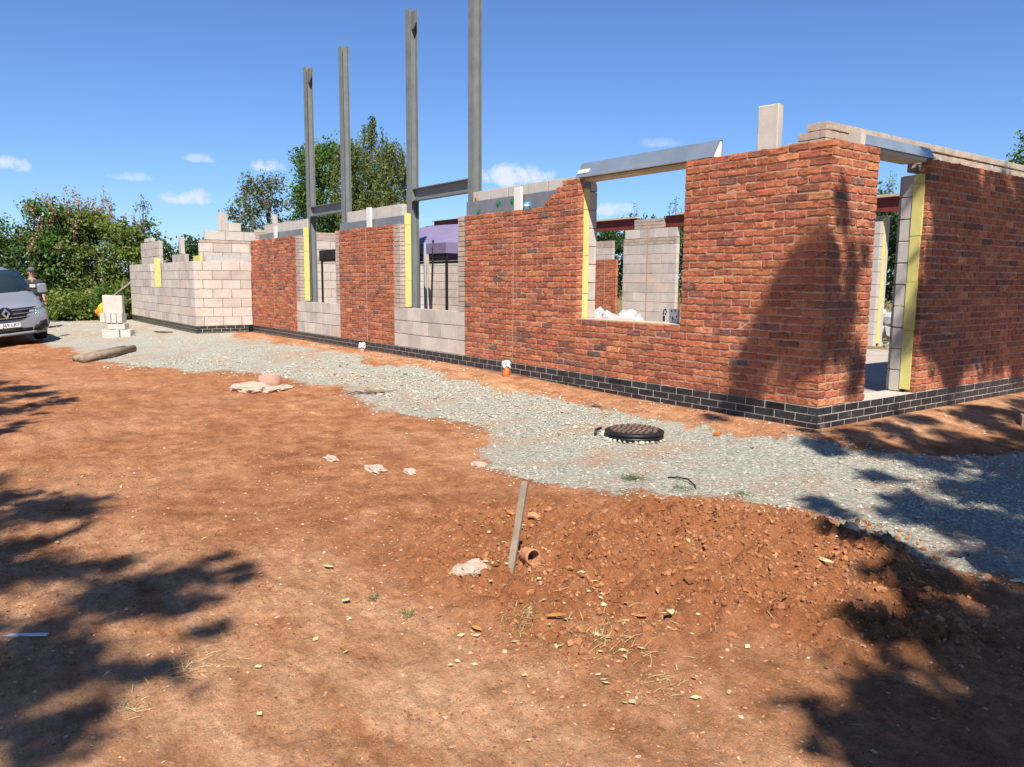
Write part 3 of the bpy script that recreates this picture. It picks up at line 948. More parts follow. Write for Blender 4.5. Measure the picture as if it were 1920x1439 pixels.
# -- corner pier D: even courses end in the gable's stretcher
pD = core('brick_pier', M['mortar'], [(-1.665, -MI, MI, .1, 0, 32 * PITCH_Z - .012)])
pD['label'] = 'red brick corner pier right of the wide window'
lay(pD, FRONT, wall_rows(0, 32, lambda r: (-1.67, 0.0 if r % 2 else -.1075)), BRICKS, DIM, 'brick', rgb, True)


# -- gable, near bit and beyond the doorway
def gable_rows(r0, r1, rng):
    out = []
    for r in range(r0, r1):
        u0, u1 = rng(r)
        out.append((Zr(r), spans(u0, u1, .225, .0105, 0.0 if r % 2 == 0 else .1125)))
    return out


pG = core('brick_pier', M['mortar'], [(-.1, -MI, .101, .772, 0, 32 * PITCH_Z - .012)])
pG['label'] = 'narrow red brick return between the corner and the doorway'
lay(pG, GABLE, gable_rows(0, 32, lambda r: (0.0 if r % 2 == 0 else .1075, .778)), BRICKS, DIM, 'brick', rgb, True)
pH = core('brick_wall', M['mortar'], [(-.1, -MI, 1.765, DEPTH - .1, 0, 32 * PITCH_Z - .012)])
pH['label'] = 'shaded red brick end wall beyond the doorway'
lay(pH, GABLE, gable_rows(0, 32, lambda r: (1.76, DEPTH)), BRICKS, DIM, 'brick', rgb, True, single=lambda u, r: u < 3.85, far_mat=M['brick_j'])

# ------------------------------------------------------------------ dark engineering brick plinth
DB = (.215, .1025, .0655)


def plinth(boxes, fr, u0, u1, off, nr, single, label, corner=False):
    p = core('plinth', M['mortar_pale'], boxes)
    p['label'] = label
    rows = []
    for r in range(nr):
        e0, e1 = u0, u1
        if corner == 'front': e1 = .006 if r % 2 else -.1015
        if corner == 'gable': e0 = -.006 if r % 2 == 0 else .1015
        rows.append((-(r + .5) * PITCH_Z + .001, spans(e0, e1, .225, .0105, off + (.1125 if r % 2 else 0))))
    lay(p, fr, rows, BLUES, DB, 'engineering_brick', rgb, False, single=single, rough=.0006, inset=-.006)
    return p


FP = Frame(.006, -.006, 0.0)
plinth([(-15.70, -.006, -.003, .1, -.45, -.002)], FRONT, -15.70, 0, -.1125, 5, lambda u, r: u > -8.2 and r < 3, 'dark engineering brick plinth along the front', 'front')
plinth([(-.1, .003, .006, DEPTH, -.45, -.002)], GABLE, 0, DEPTH, 0.0, 5, lambda u, r: u < 4.9 and r < 3, 'dark engineering brick plinth along the end wall', 'gable')
plinth([(FARX, -15.703, WINGY - .003, WINGY + .1, -.45, -.002)], Frame(0, WINGY, 0), FARX, -15.70, -.1, 4, lambda u, r: False, 'dark engineering brick plinth under the block wing')
plinth([(-15.80, -15.697, WINGY + .101, -.12, -.45, -.002)], Frame(WINGX, 0, math.pi / 2), WINGY, -.11, 0.0, 4, lambda u, r: False, 'short dark plinth at the side of the block wing')

# air bricks in the plinth: dark slotted units
for X in (-2.63, -.44, -9.55):
    mb = MB()
    for k in range(5):
        mb.box(X - .10, X + .10, -.0095, -.0065, -.064 + k * .0125, -.058 + k * .0125)
    part('air_brick', mb, M['black'])

# ------------------------------------------------------------------ concrete strips, block infill, insulation and inner leaf
rgk = np.random.default_rng(9)
DS = (.215, .10, .065)


def strip(x0, x1, label):
    p = core('window_edging', M['mortar_block'], [(x0 + .003, x1 - .003, .026, .118, 9 * PITCH_Z + .01, 28 * PITCH_Z - .012)])
    p['label'] = label
    lay(p, FRONT, [(Zr(r), [(x0, x1)]) for r in range(9, 28)], STRIPS, DS, 'concrete_brick', rgk, inset=.020, rough=.001)


strip(-6.126, -5.913, 'beige concrete brick edging left of the stepped pier')
strip(-8.178, -7.965, 'beige concrete brick edging right of the middle pier')
strip(-10.64, -10.423, 'beige concrete brick edging left of the middle pier')
strip(-12.728, -12.52, 'beige concrete brick edging right of the farthest pier')

DK = (.44, .10, BL_H - .011)


def infill(x0, x1, label):
    p = core('block_infill', M['mortar_block'], [(x0 + .002, x1 - .002, .020, .112, .001, 9 * PITCH_Z - .006)])
    p['label'] = label
    lay(p, FRONT, [((r + .5) * BL_H + .001, spans(x0, x1, .45, .011, x0 + (.0 if r % 2 == 0 else -.22), .06)) for r in range(3)], BLOCKS, DK, 'block', rgk, inset=.014, rough=.001)


infill(-8.178, -5.913, 'grey block panel under the opening nearer the window')
infill(-12.728, -10.423, 'grey block panel under the opening nearer the wing')

# insulation boards: grey foil face, yellow foam edges
for x0, x1, zt in ((-15.4, -12.53, 2.235), (-10.63, -7.975, 2.235), (-6.05, -3.40, 2.30)):
    part('insulation_board', MB().box(x0, x1, .125, .235, .70, zt), M['foil'])
for x1, z1, hh in ((-7.965, 2.27, .45), (-12.515, 2.27, .45)):
    z = .675
    k = 0
    while z < z1 - .05:
        h = min((.45, .62, .33, .5, .38)[k % 5], z1 - z)
        part('foam_edge', MB().box(x1 - .022, x1 + .002 * (k % 2), .119 + .002 * (k % 3), .238, z + .002, z + h - .002), M['pir'])
        z += h
        k += 1
z, k = .675, 0
while z < 2.2:
    h = min((.31, .47, .56, .42, .3)[k % 5], 2.27 - z)
    part('foam_edge', MB().box(-3.42, -3.385 + .004 * (k % 2), .104, .205, z + .002, z + h - .003), M['pir'])
    z += h
    k += 1
# green insulation clips on the foil of the stepped pier
for x, z in ((-5.72, 2.13), (-5.22, 2.22), (-4.88, 2.235)):
    mb = MB()
    for a in range(4):
        c, s_ = math.cos(a * .785), math.sin(a * .785)
        mb.add([(x - .05 * c - .008 * s_, .118, z - .05 * s_ + .008 * c), (x + .05 * c - .008 * s_, .118, z + .05 * s_ + .008 * c), (x + .05 * c + .008 * s_, .121, z + .05 * s_ - .008 * c), (x - .05 * c + .008 * s_, .121, z - .05 * s_ - .008 * c)], [(0, 1, 2, 3)])
    mb.lathe([(.012, -.01), (.012, .01)], 8, (x, .115, z))
    part('insulation_clip', mb, M['green_plastic'])
# movement joints and their white foam strips sticking up
for x, zt in ((-4.69, 2.40), (-9.23, 2.45), (-14.12, 2.36)):
    part('movement_joint', MB().box(x - .0045, x + .0045, -.002, .08, .003, 28 * PITCH_Z), M['sealant'])
    part('joint_filler', MB().box(x - .075, x + .075, .06, .10, 28 * PITCH_Z - .02, zt), M['white'])


def blockwall(name, fr, u0, u1, z0, rows, label=None, single=True, variants=BLOCKS, thick=.10, off=0.0, mort='mortar_block', top=None, under=0.0):
    a, b = fr.p(u0 + .003, .006, z0 - under), fr.p(u1 - .003, thick - .004, z0 + rows * BL_H - .008)
    p = core(name, M[mort], [(min(a[0], b[0]), max(a[0], b[0]), min(a[1], b[1]), max(a[1], b[1]), a[2], b[2])])
    if label: p['label'] = label
    rr = [(z0 + (r + .5) * BL_H, spans(u0, u1, .45, .014, u0 + off + (0 if r % 2 == 0 else -.225), .06)) for r in range(rows)]
    lay(p, fr, rr, variants, DK, 'block', rgk, single=(lambda u, r: True) if single else (lambda u, r: False), rough=.0012)
    return p


def coursing(name, fr, u0, u1, z0, rows, label=None, single=True):
    a, b = fr.p(u0 + .003, .006, z0), fr.p(u1 - .003, .096, z0 + rows * PITCH_Z - .008)
    p = core(name, M['mortar'], [(min(a[0], b[0]), max(a[0], b[0]), min(a[1], b[1]), max(a[1], b[1]), a[2], b[2])])
    if label: p['label'] = label
    lay(p, fr, [(z0 + (r + .5) * PITCH_Z, spans(u0, u1, .225, .0105, u0 + (.1125 if r % 2 else 0))) for r in range(rows)], STRIPS, DS, 'concrete_brick', rgk, single=(lambda u, r: True) if single else (lambda u, r: False), rough=.0015)


IN = Frame(0, .245, 0)               # inner leaf of the front
for x0, x1 in ((-15.35, -12.62), (-10.53, -8.30), (-6.05, -3.40)):
    blockwall('inner_leaf', IN, x0, x1, .0, 10, single=False)
    blockwall('inner_leaf', IN, x0, x1, 10 * BL_H, 1, single=True, variants=BLOCKS_L)
IW = Frame(0, .215, 0)
blockwall('inner_leaf', IW, -1.62, -.31, 0, 10, single=False)
coursing('coursing_wall', IW, -.62, -.215, 32 * PITCH_Z - .02, 1, single=True)
coursing('coursing_wall', IW, -.50, -.215, 33 * PITCH_Z - .02, 1, single=True)
coursing('coursing_wall', IW, -.41, -.215, 34 * PITCH_Z - .02, 1, single=True)
# window jamb and sill of the wide window
blockwall('jamb_leaf', Frame(-3.385, 0, math.pi / 2), .208, .30, .67, 7, 'grey block jamb of the wide window', off=0)
part('sill_bed', MB().box(-3.36, -1.68, .012, .33, 9 * PITCH_Z - .012, 9 * PITCH_Z + .006), M['pale_wood'])
blockwall('inner_leaf', Frame(0, .215, 0), -3.36, -1.68, 0, 2, single=False)

# inner leaf of the gable
GI = Frame(-.215, 0, math.pi / 2)
blockwall('inner_leaf', GI, .32, .78, 0, 10, single=False)
blockwall('inner_leaf', GI, 1.78, DEPTH - .3, 0, 10, single=False)
for r in range(2):
    coursing('coursing_wall', GI, .22, .66, (32 + r) * PITCH_Z - .02, 1)
coursing('coursing_wall', GI, 1.9, DEPTH - .3, 32 * PITCH_Z - .10, 3, 'grey concrete coursing on top of the end wall', single=False)
coursing('coursing_wall', GI, .22, DEPTH - .3, 34 * PITCH_Z - .015, 1, single=True)
part('jamb_bed', MB().box(-.31, -.212, .66, 1.92, 32 * PITCH_Z + .035, 34 * PITCH_Z - .02), M['mortar_block'])
# doorway, far jamb: blocks, yellow foam
blockwall('jamb_leaf', Frame(-.27, 1.745, 0), 0, .115, 0, 10, 'grey block jamb of the doorway', variants=BLOCKS_L)
z, k = .03, 0
while z < 2.2:
    h = min((.62, .5, .47, .52, .4)[k % 5], 2.24 - z)
    part('foam_edge', MB().box(-.153, -.105, 1.757, 1.80, z, z + h - .004).box(-.153, -.05 + .006 * (k % 2), 1.738 - .003 * (k % 2), 1.757, z, z + h - .004), M['pir'])
    z += h
    k += 1
part('threshold', MB().box(-.30, -.004, .785, 1.75, -.06, -.006), M['mortar_pale'])

# ------------------------------------------------------------------ the block wing
WF = Frame(0, WINGY, 0)
WS = Frame(WINGX, 0, math.pi / 2)
# front of the wing with a window gap
for u0, u1, z0, n in ((FARX, -15.70, 0.0, 4), (FARX, -20.35, 4 * BL_H, 3), (-19.0, -15.70, 4 * BL_H, 3)):
    blockwall('wing_wall', WF, u0, u1, z0, n, 'long pale block front of the wing' if z0 == 0 else None, off=.0)
blockwall('wing_wall', WS, WINGY + .102, -.012, 0, 7, 'side of the block wing meeting the brick', off=.10)
# behind it: inner leaf rising higher
blockwall('wing_inner', Frame(-15.95, 0, math.pi / 2), -1.16, 5.5, 0, 7, single=False)
blockwall('wing_inner', Frame(-15.95, 0, math.pi / 2), -1.16, .2, 7 * BL_H, 2, 'upper inner block wall of the wing', off=.1)
coursing('wing_coursing', Frame(-15.948, 0, math.pi / 2), -1.14, .2, 9 * BL_H, 1)
blockwall('wing_inner', Frame(-15.95, 0, math.pi / 2), -1.02, .2, 9 * BL_H + PITCH_Z, 1, off=.05, variants=BLOCKS_L)
part('insulation_board', MB().box(-15.86, -15.81, -1.05, -.03, 1.40, 1.72), M['foil_bright'])
part('insulation_board', MB().box(-16.35, -15.75, -1.21, -1.16, 1.30, 1.70), M['pir'])
blockwall('wing_inner', Frame(0, -1.10, 0), -22.9, -20.45, 0, 10, single=False)
blockwall('wing_inner', Frame(0, -1.10, 0), -18.95, -17.6, 0, 8, single=False)
blockwall('wing_inner', Frame(0, -1.10, 0), -17.4, -16.0, 0, 7, single=False)
z = 4 * BL_H
for k in range(2):
    part('foam_edge', MB().box(-20.36, -20.335, -1.275, -1.105, z, z + .42 - .004), M['pir'])
    z += .42
# long inner wall of the wing running back, with brick coursing
coursing('wing_coursing', Frame(-15.95, 0, math.pi / 2), .2, 5.5, 7 * BL_H, 2, single=False)
blockwall('wing_inner', Frame(-15.95, 0, math.pi / 2), .2, 5.5, 7 * BL_H + 2 * PITCH_Z, 2, single=False)
coursing('wing_coursing', Frame(-15.95, 0, math.pi / 2), .2, 5.5, 9 * BL_H + 2 * PITCH_Z, 3, single=False)
blockwall('wing_wall', Frame(FARX + .1, 0, -math.pi / 2), 1.25 - 8.5, 1.25, 0, 7, single=False)

# ------------------------------------------------------------------ walls deeper inside
Ym = 5.3
blockwall('cross_wall', Frame(0, Ym, 0), -15.8, -11.6, 0, 9, 'grey block cross wall behind the purple canopy', off=.1)
for k in range(6):
    part('dark_block', MB().box(-13.5 + .45 * (k % 3), -13.06 + .45 * (k % 3), Ym - .14, Ym - .03, .33 * (k // 3) - .045, .33 * (k // 3) + .275), M['block_dark'])
Yb = 7.2
blockwall('block_pier', Frame(0, Yb, 0), -9.90, -8.20, 0, 9, 'tall block pier at the back of the house, seen through the window', off=.12, mort='mortar')
coursing('coursing_wall', Frame(0, Yb, 0), -9.90, -8.20, 9 * BL_H, 2)
blockwall('block_pier', Frame(0, Yb, 0), -9.86, -8.20, 9 * BL_H + 2 * PITCH_Z, 1, off=.05)
coursing('coursing_wall', Frame(0, Yb, 0), -9.55, -8.62, 10 * BL_H + 2 * PITCH_Z + .001, 3)
part('mortar_smear', MB().box(-9.12, -9.08, Yb - .004, Yb, .05, 2.62), M['mortar'])
blockwall('block_pier', Frame(0, Yb, 0), -3.95, -3.45, 0, 10, single=False)
blockwall('jamb_leaf', Frame(-3.45, 0, math.pi / 2), Yb + .0, Yb + .09, 0, 10, variants=BLOCKS_L)
part('foam_edge', MB().box(-3.47, -3.444, Yb + .10, Yb + .19, .06, 2.3), M['pir'])
part('outer_leaf', MB().box(-3.95, -3.45, Yb + .20, Yb + .30, .0, 2.35), M['block_light'])
# rear brick wing, far behind the window
Yr = 11.0
pR = core('brick_pier', M['mortar'], [(-17.5, -14.105, Yr + MI, Yr + .1, 0, 25 * PITCH_Z - .01)])
pR['label'] = 'distant red brick pier seen through the left of the window'
lay(pR, Frame(0, Yr, 0), [(Zr(r), spans(-17.5, -14.1, .225, .0105, 0 if r % 2 else .11)) for r in range(25)], BRICKS, DIM, 'brick', rgb, True, single=lambda u, r: False, far_mat=M['brick_j'])
part('movement_joint', MB().box(-14.62, -14.60, Yr - .004, Yr + .05, 0, 1.86), M['sealant'])
blockwall('inner_leaf', Frame(0, Yr + .2, 0), -17.5, -14.48, 0, 10, single=False)
coursing('coursing_wall', Frame(0, Yr + .2, 0), -17.5, -14.48, 10 * BL_H, 3, single=False)
plinth([(-17.5, -14.1, Yr - .003, Yr + .1, -.5, -.002)], Frame(0, Yr, 0), -17.5, -14.1, 0, 3, lambda u, r: False, 'dark plinth under the distant brick pier')
# floor slab
tag(MB().box(FARX + .3, -.33, .36, DEPTH - .2, -.30, -.045).build('floor', M['concrete']), kind='structure')
tag(MB().box(FARX + .3, -16.0, -1.0, .355, -.30, -.048).build('floor', M['concrete']), kind='structure')

# ------------------------------------------------------------------ steelwork
def ibeam(mb, cx, cy, z0, z1, b=.152, h=.152, tf=.011, tw=.008):
    """vertical H section, flanges facing -Y and +Y"""
    mb.box(cx - b / 2, cx + b / 2, cy - h / 2, cy - h / 2 + tf, z0, z1)
    mb.box(cx - b / 2, cx + b / 2, cy + h / 2 - tf, cy + h / 2, z0, z1)
    mb.box(cx - tw / 2, cx + tw / 2, cy - h / 2 + tf, cy + h / 2 - tf, z0, z1)
    return mb


def steel_post(x, y, top, label, flag):
    t = empty('steel_post', (x, y, -.02))
    tag(t, label, 'steel post', 'steel posts beside the tall openings')
    ibeam(MB(), 0, 0, 0.0, top + .02).build('shaft', M['steel'], t)
    MB().box(-.11, .11, -.11, .11, -.02, 0.0).build('base_plate', M['steel'], t)
    MB().box(-.076, .076, -.005, .005, top - .13, top + .02, Matrix.Translation((0, .082, 0))).build('end_plate', M['steel'], t)
    if flag:
        mb = MB().prism([(.0, top - .02), (.165, top - .02), (.165, top - .22), (.085, top - .30), (.0, top - .30)], 'y', -.006, .006)
        mb.build('fin_plate', M['steel'], t)
    return t


steel_post(-12.62, .355, 5.64, 'grey steel post farthest left, nearest the block wing', True)
steel_post(-10.80, .355, 5.65, 'grey steel post second from the left, over the middle brick pier', False)
steel_post(-8.10, .355, 5.63, 'grey steel post third from the left, right of the middle brick pier', True)
steel_post(-6.17, .355, 5.85, 'tallest grey steel post, nearest the wide window', False)


def steel_beam(x0, x1, y, z0, h, b, label, mat, name='steel_beam', bolts=True):
    t = empty(name, ((x0 + x1) / 2, y, z0))
    tag(t, label, 'steel beam')
    L = (x1 - x0) / 2
    mb = MB().box(-L, L, -b / 2, b / 2, 0, .012).box(-L, L, -b / 2, b / 2, h - .012, h).box(-L, L, -.004, .004, .012, h - .012)
    mb.build('beam_section', M[mat], t)
    if bolts:
        for sx in (-1, 1):
            MB().box(sx * L - .006, sx * L + .006, -b / 2 - .004, b / 2 + .004, -.01, h + .01).build('end_plate', M[mat], t)
            for zz in (.05, h - .05):
                MB().lathe([(.012, -.012), (.012, .012)], 6, (0, 0, 0)).build('bolt', M['galv'], t, loc=(sx * (L - .05), -.012, zz), rot=(rad(90), 0, 0))
    return t


steel_beam(-12.53, -10.89, .355, 2.50, .205, .13, 'short grey steel beam joining the two posts on the left', 'steel')
steel_beam(-8.01, -6.26, .355, 2.485, .205, .13, 'short grey steel beam joining the two posts nearer the window', 'steel')
steel_beam(-13.6, -9.56, 7.27, 2.40, .25, .15, 'dark red steel beam at the back, left of the tall block pier', 'red_steel', 'red_steel_beam', False)
steel_beam(-8.61, -2.6, 7.27, 2.40, .25, .15, 'dark red steel beam at the back, running right from the tall block pier', 'red_steel', 'red_steel_beam', False)
steel_beam(-15.8, -12.4, 5.36, 2.62, .22, .15, 'dark red steel beam above the purple canopy', 'red_steel', 'red_steel_beam', False)
steel_beam(-17.5, -13.3, 6.1, 2.62, .2, .15, 'dark red steel beam behind the posts on the left', 'red_steel', 'red_steel_beam', False)
tag(MB().box(-13.6, -9.5, 7.20, 7.33, 2.653, 2.69).build('timber_plate', M['pale_wood']), 'thin timber plate lying on the red beam left of the block pier', 'timber plate')
tag(MB().box(-8.2, -2.6, 7.20, 7.33, 2.653, 2.70).build('timber_plate', M['pale_wood']), 'thin timber plate lying on the red beam right of the block pier', 'timber plate')

# window lintel: sloping galvanised face, white core
ZL = 32 * PITCH_Z
t = empty('steel_lintel', (-2.4, .1, ZL))
tag(t, 'galvanised steel lintel with sloping face spanning the wide window', 'lintel')
prof = [(-.085, .0), (-.085, .004), (-.075, .006), (.035, .185), (.075, .185), (.075, .004), (.21, .004), (.21, .0), (.072, .0), (.07, .18), (.038, .181), (-.070, .0)]
MB().prism([(y, z) for y, z in prof], 'x', -1.055, 1.06).build('steel_profile', M['galv'], t)
MB().prism([(-.058, .008), (.066, .008), (.066, .178), (.041, .178)], 'x', -1.05, 1.052).build('foam_core', M['white'], t)
MB().box(-1.04, -.84, -.0045, 0, -.028, .028).build('sticker', M['plate'], t, loc=(0, -.0385, .074), rot=(rad(-31.7), 0, 0))
MB().box(-1.0, 1.0, .0, .20, -.03, -.002).build('soffit_board', M['pale_wood'], t)
# door lintel
t = empty('door_lintel', (-.1, 1.25, ZL))
tag(t, 'galvanised steel lintel over the end wall doorway', 'lintel')
MB().prism([(.09, .003), (.09, .010), (.075, .012), (.02, .115), (-.02, .115), (-.02, .008), (-.19, .008), (-.19, .003)], 'y', -.70, .62).build('steel_profile', M['galv'], t)
MB().box(-.19, .06, -.46, .50, -.035, .001).build('soffit_board', M['block_light'], t)
tag(MB().box(-.14, -.02, .47, .545, ZL + .001, ZL + .11).build('concrete_brick', M['block_light']), 'pale concrete brick at the near end of the door lintel', 'brick')


# ------------------------------------------------------------------ loose blocks
def loose(loc, dims, rz, label, mat='block_light', group=None, rx=0.0, cat='block', seed=0):
    me = unit_mesh('concrete_block', *dims, M[mat], 700 + seed, .0015, .008)
    o = link('concrete_block', me, None, loc, (rx, 0, rz))
    tag(o, label, cat, group)
    return o


loose((-.835, .245, ZL + .225), (.215, .10, .44), .12, 'pale concrete block standing on end on the brick corner pier', seed=1)
loose((-16.05, -.55, 9 * BL_H + PITCH_Z + BL_H + .222), (.10, .215, .44), .2, 'concrete block standing on end on top of the wing wall', seed=2)
loose((-16.02, -.28, 9 * BL_H + PITCH_Z + BL_H + .110), (.10, .30, .215), 0, 'concrete block lying beside the upright one on the wing wall', seed=3)
loose((-18.05, -1.05, 8 * BL_H + .222), (.215, .10, .44), 0, 'concrete block standing on end above the wing window', seed=4)
loose((-14.75, .30, 11 * BL_H + .11), (.10, .10, .22), .1, 'small upright block on the wall behind the farthest brick pier', seed=5)
for k, (x, z, w) in enumerate(((-22.1, 10 * BL_H + .055, .44), (-21.55, 10 * BL_H + .055, .44))):
    loose((x, -1.06, z), (w, .10, .108), 0, ('thin block course on the far end of the wing, left of two', 'thin block course on the far end of the wing, right of two')[k], seed=8 + k)
# stack of blocks on the gravel
bx, by = -17.25, -2.95
bz = gz(bx, by) - .03
rzp = .85
stk = [((0, 0, .1075), (.43, .215, .215), 'bottom block of the loose stack on the gravel, left half'),
       ((.36, .03, .1075), (.26, .215, .215), 'bottom block of the loose stack on the gravel, right half'),
       ((.12, .05, .295), (.44, .215, .150), 'second layer block of the loose stack on the gravel')]
for k, (p, d, lb) in enumerate(stk):
    q = Vector((p[0], p[1], 0)) @ Matrix.Rotation(-rzp, 3, 'Z')
    loose((bx + q.x, by + q.y, bz + p[2]), d, rzp, lb, seed=20 + k)
for k in range(4):
    q = Vector((-.20 + k * .145, .02, 0)) @ Matrix.Rotation(-rzp, 3, 'Z')
    loose((bx + q.x, by + q.y, bz + .375 + .12), (.13, .215, .235), rzp, ('leftmost', 'second', 'third', 'rightmost')[k] + ' upright block in the middle row of the loose stack', seed=30 + k)
q = Vector((.04, .03, 0)) @ Matrix.Rotation(-rzp, 3, 'Z')
loose((bx + q.x, by + q.y, bz + .612 + .22), (.50, .12, .44), rzp, 'large block standing on top of the loose stack on the gravel', seed=40)
loose((.85, 2.55, gz(.85, 2.55) + .05), (.26, .2, .16), .5, 'dusty concrete block lump on the shaded ground by the end wall', 'cement_lump', seed=41)

# ------------------------------------------------------------------ mug, sill clutter
t = empty('mug', (-4.46, .055, 28 * PITCH_Z - .012))
tag(t, 'blue patterned mug standing on the brick pier', 'mug')
MB().lathe([(.0, .002), (.036, .002), (.042, .012), (.044, .10), (.040, .10), (.037, .014), (.0, .012)], 20).build('cup', M['mug'], t, True)
MB().lathe([(.0452, .035), (.0458, .07), (.0450, .07), (.0444, .035)], 20, closed=True).build('glaze_band', M['mug_pale'], t, True)
MB().tube([(.043, 0, .085), (.065, 0, .08), (.072, 0, .055), (.062, 0, .032), (.043, 0, .025)], .006, 6).build('handle', M['mug'], t, True)
tag(MB().box(-.018, .018, -.06, .06, 0, .05).build('brick_bat', M['clay'], None, loc=(-5.83, .16, 2.302), rot=(0, 0, 1.2)), 'broken piece of brick on the foil board by the tallest post', 'brick piece')

t = empty('splashed_board', (-2.06, .27, 9 * PITCH_Z + .006), -.25)
tag(t, 'white board with black splashes propped on the window sill', 'board')
MB().box(-.16, .16, -.012, .012, .0, .155).build('panel', M['plate'], t)
rs = random.Random(3)
for k in range(16):
    x, z = (rs.uniform(-.15, -.04), rs.uniform(.09, .15)) if k < 9 else (rs.uniform(-.1, .15), rs.uniform(.02, .14))
    w = rs.uniform(.006, .016)
    MB().lathe([(w, -.0015), (w * rs.uniform(.5, 1), .0015)], 7).build('splash', M['black'], t, loc=(x, -.0135, z), rot=(rad(90), 0, 0))
MB().box(-.13, -.085, -.0145, -.0125, .01, .07).build('splash', M['black'], t)
MB().box(.06, .075, -.0145, -.0125, .02, .07).build('splash', M['black'], t)
tag(MB().box(-.2, .2, -.04, .04, 0, .03).build('white_packing', M['white'], None, loc=(-2.75, .28, 9 * PITCH_Z + .007), rot=(0, 0, -.1)), 'white packing strip lying on the window sill', 'packing')


def lumpy(name, loc, r, mat, label, cat, seed, n=3, flat=1.0, bottom=None):
    """irregular lump from a displaced sphere"""
    import bmesh
    bm = bmesh.new()
    bmesh.ops.create_icosphere(bm, subdivisions=n, radius=1.0)
    rg = random.Random(seed)
    from mathutils import noise as mn
    off = Vector((rg.uniform(0, 50), rg.uniform(0, 50), 0))
    for v in bm.verts:
        k = 1 + .38 * mn.noise(v.co * 1.6 + off) + .22 * mn.noise(v.co * 4 + off) + .1 * mn.noise(v.co * 9 + off)
        v.co = Vector((v.co.x * r[0], v.co.y * r[1], v.co.z * r[2])) * k
        if bottom is not None and v.co.z < bottom: v.co.z = bottom + (v.co.z - bottom) * .1
    me = bpy.data.meshes.new(name)
    bm.to_mesh(me)
    bm.free()
    me.materials.append(M[mat])
    o = link(name, me, None, loc)
    if label: tag(o, label, cat)
    return o


# plastic sacks on the floor behind the window
for k, (x, y, rx) in enumerate(((-7.10, 4.0, .34), (-6.55, 4.1, .30))):
    o = lumpy('plastic_sack', (x, y, .27), (rx, .3, .36), 'bag_clear', ('clear plastic sack of rubbish behind the window, left of two', 'clear plastic sack of rubbish behind the window, right of two')[k], 'sack', 60 + k)
# white rubble behind the back opening
rr = np.random.default_rng(8)
t = empty('rubble_heap', (-6.0, 12.3, -.3))
tag(t, 'heap of broken white and grey stone behind the house, seen through the doorway', 'rubble heap')
for k in range(46):
    a, d = rr.uniform(0, 6.28), abs(rr.normal(0, .95))
    s_ = rr.uniform(.12, .27)
    P = np.array([[d * math.cos(a) * 1.3, d * math.sin(a), max(.08, .85 - d * .55) * rr.uniform(.3, 1)]])
    V, F = stones(P, np.array([s_]), ICO, ICOF, (.5, .9), .3, rr)
    link('stone', mesh_np('stone', V, F, M['rubble']), t)

# ------------------------------------------------------------------ gazebo
t = empty('gazebo', (-11.5, 2.7, -.045))
tag(t, 'purple topped gazebo with black legs standing inside the house shell', 'gazebo')
X0, X1, Y0, Y1, EV, PK = -2.95, 2.95, -1.4, 1.4, 1.88, 2.44
n = 10
mb = MB()
vs, fs = [], []
for i in range(n + 1):
    for j in range(n + 1):
        u, v = i / n, j / n
        x, y = X0 + (X1 - X0) * u, Y0 + (Y1 - Y0) * v
        d = min(min(u, 1 - u) * (X1 - X0), min(v, 1 - v) * (Y1 - Y0)) / 1.5
        vs.append((x, y, EV + (PK - EV) * d - .05 * math.sin(math.pi * d) + .01 * math.sin(i * 1.7 + j)))
for i in range(n):
    for j in range(n):
        a = i * (n + 1) + j
        fs.append((a, a + n + 1, a + n + 2, a + 1))
mb.add(vs, fs).build('canopy', M['canopy'], t)
MB().box(X0 - .008, X0 + 1.5, Y0 - .012, Y0 - .007, EV - .20, EV + .02).build('black_panel', M['black'], t)  # thin black panel over one end of the front valance
mb = MB().box(X0, X1, Y0 - .006, Y0, EV - .19, EV + .006).box(X0, X1, Y1, Y1 + .006, EV - .19, EV + .006).box(X0 - .006, X0, Y0, Y1, EV - .19, EV + .006).box(X1, X1 + .006, Y0, Y1, EV - .19, EV + .006)
mb.build('valance', M['canopy'], t)
for sx in (X0 + .03, X1 - .03):
    for sy in (Y0 + .03, Y1 - .03):
        MB().box(sx - .02, sx + .02, sy - .02, sy + .02, 0, EV - .02).build('leg', M['black'], t)
MB().box(X0 + .02, X1 - .02, Y0 + .01, Y0 + .04, EV - .26, EV - .2).build('truss', M['black'], t)
MB().box(X0 + .02, X1 - .02, Y1 - .04, Y1 - .01, EV - .26, EV - .2).build('truss', M['black'], t)
MB().box(X0 - .02, X0 + .06, Y0 - .02, Y0 + .06, EV - .24, EV + .02).build('corner_bracket', M['black'], t)
# things leaning in the opening nearer the window
tag(MB().tube([(-8.95, 1.1, -.04), (-9.25, 1.25, 1.85)], .035, 8).build('metal_tube', M['galv']), 'shiny metal tube leaning inside the opening nearer the window', 'tube')
tag(MB().tube([(-8.90, 1.16, -.04), (-9.05, 1.32, 1.9)], .02, 8).build('black_pole', M['black']), 'black pole leaning beside the shiny tube in the opening', 'pole')
tag(MB().box(-.025, .025, -.012, .012, 0, 1.7).build('timber_batten', M['pale_wood'], None, loc=(-8.78, 1.14, -.04), rot=(-.09, -.16, .3)), 'pale timber batten leaning inside the opening nearer the window', 'batten')

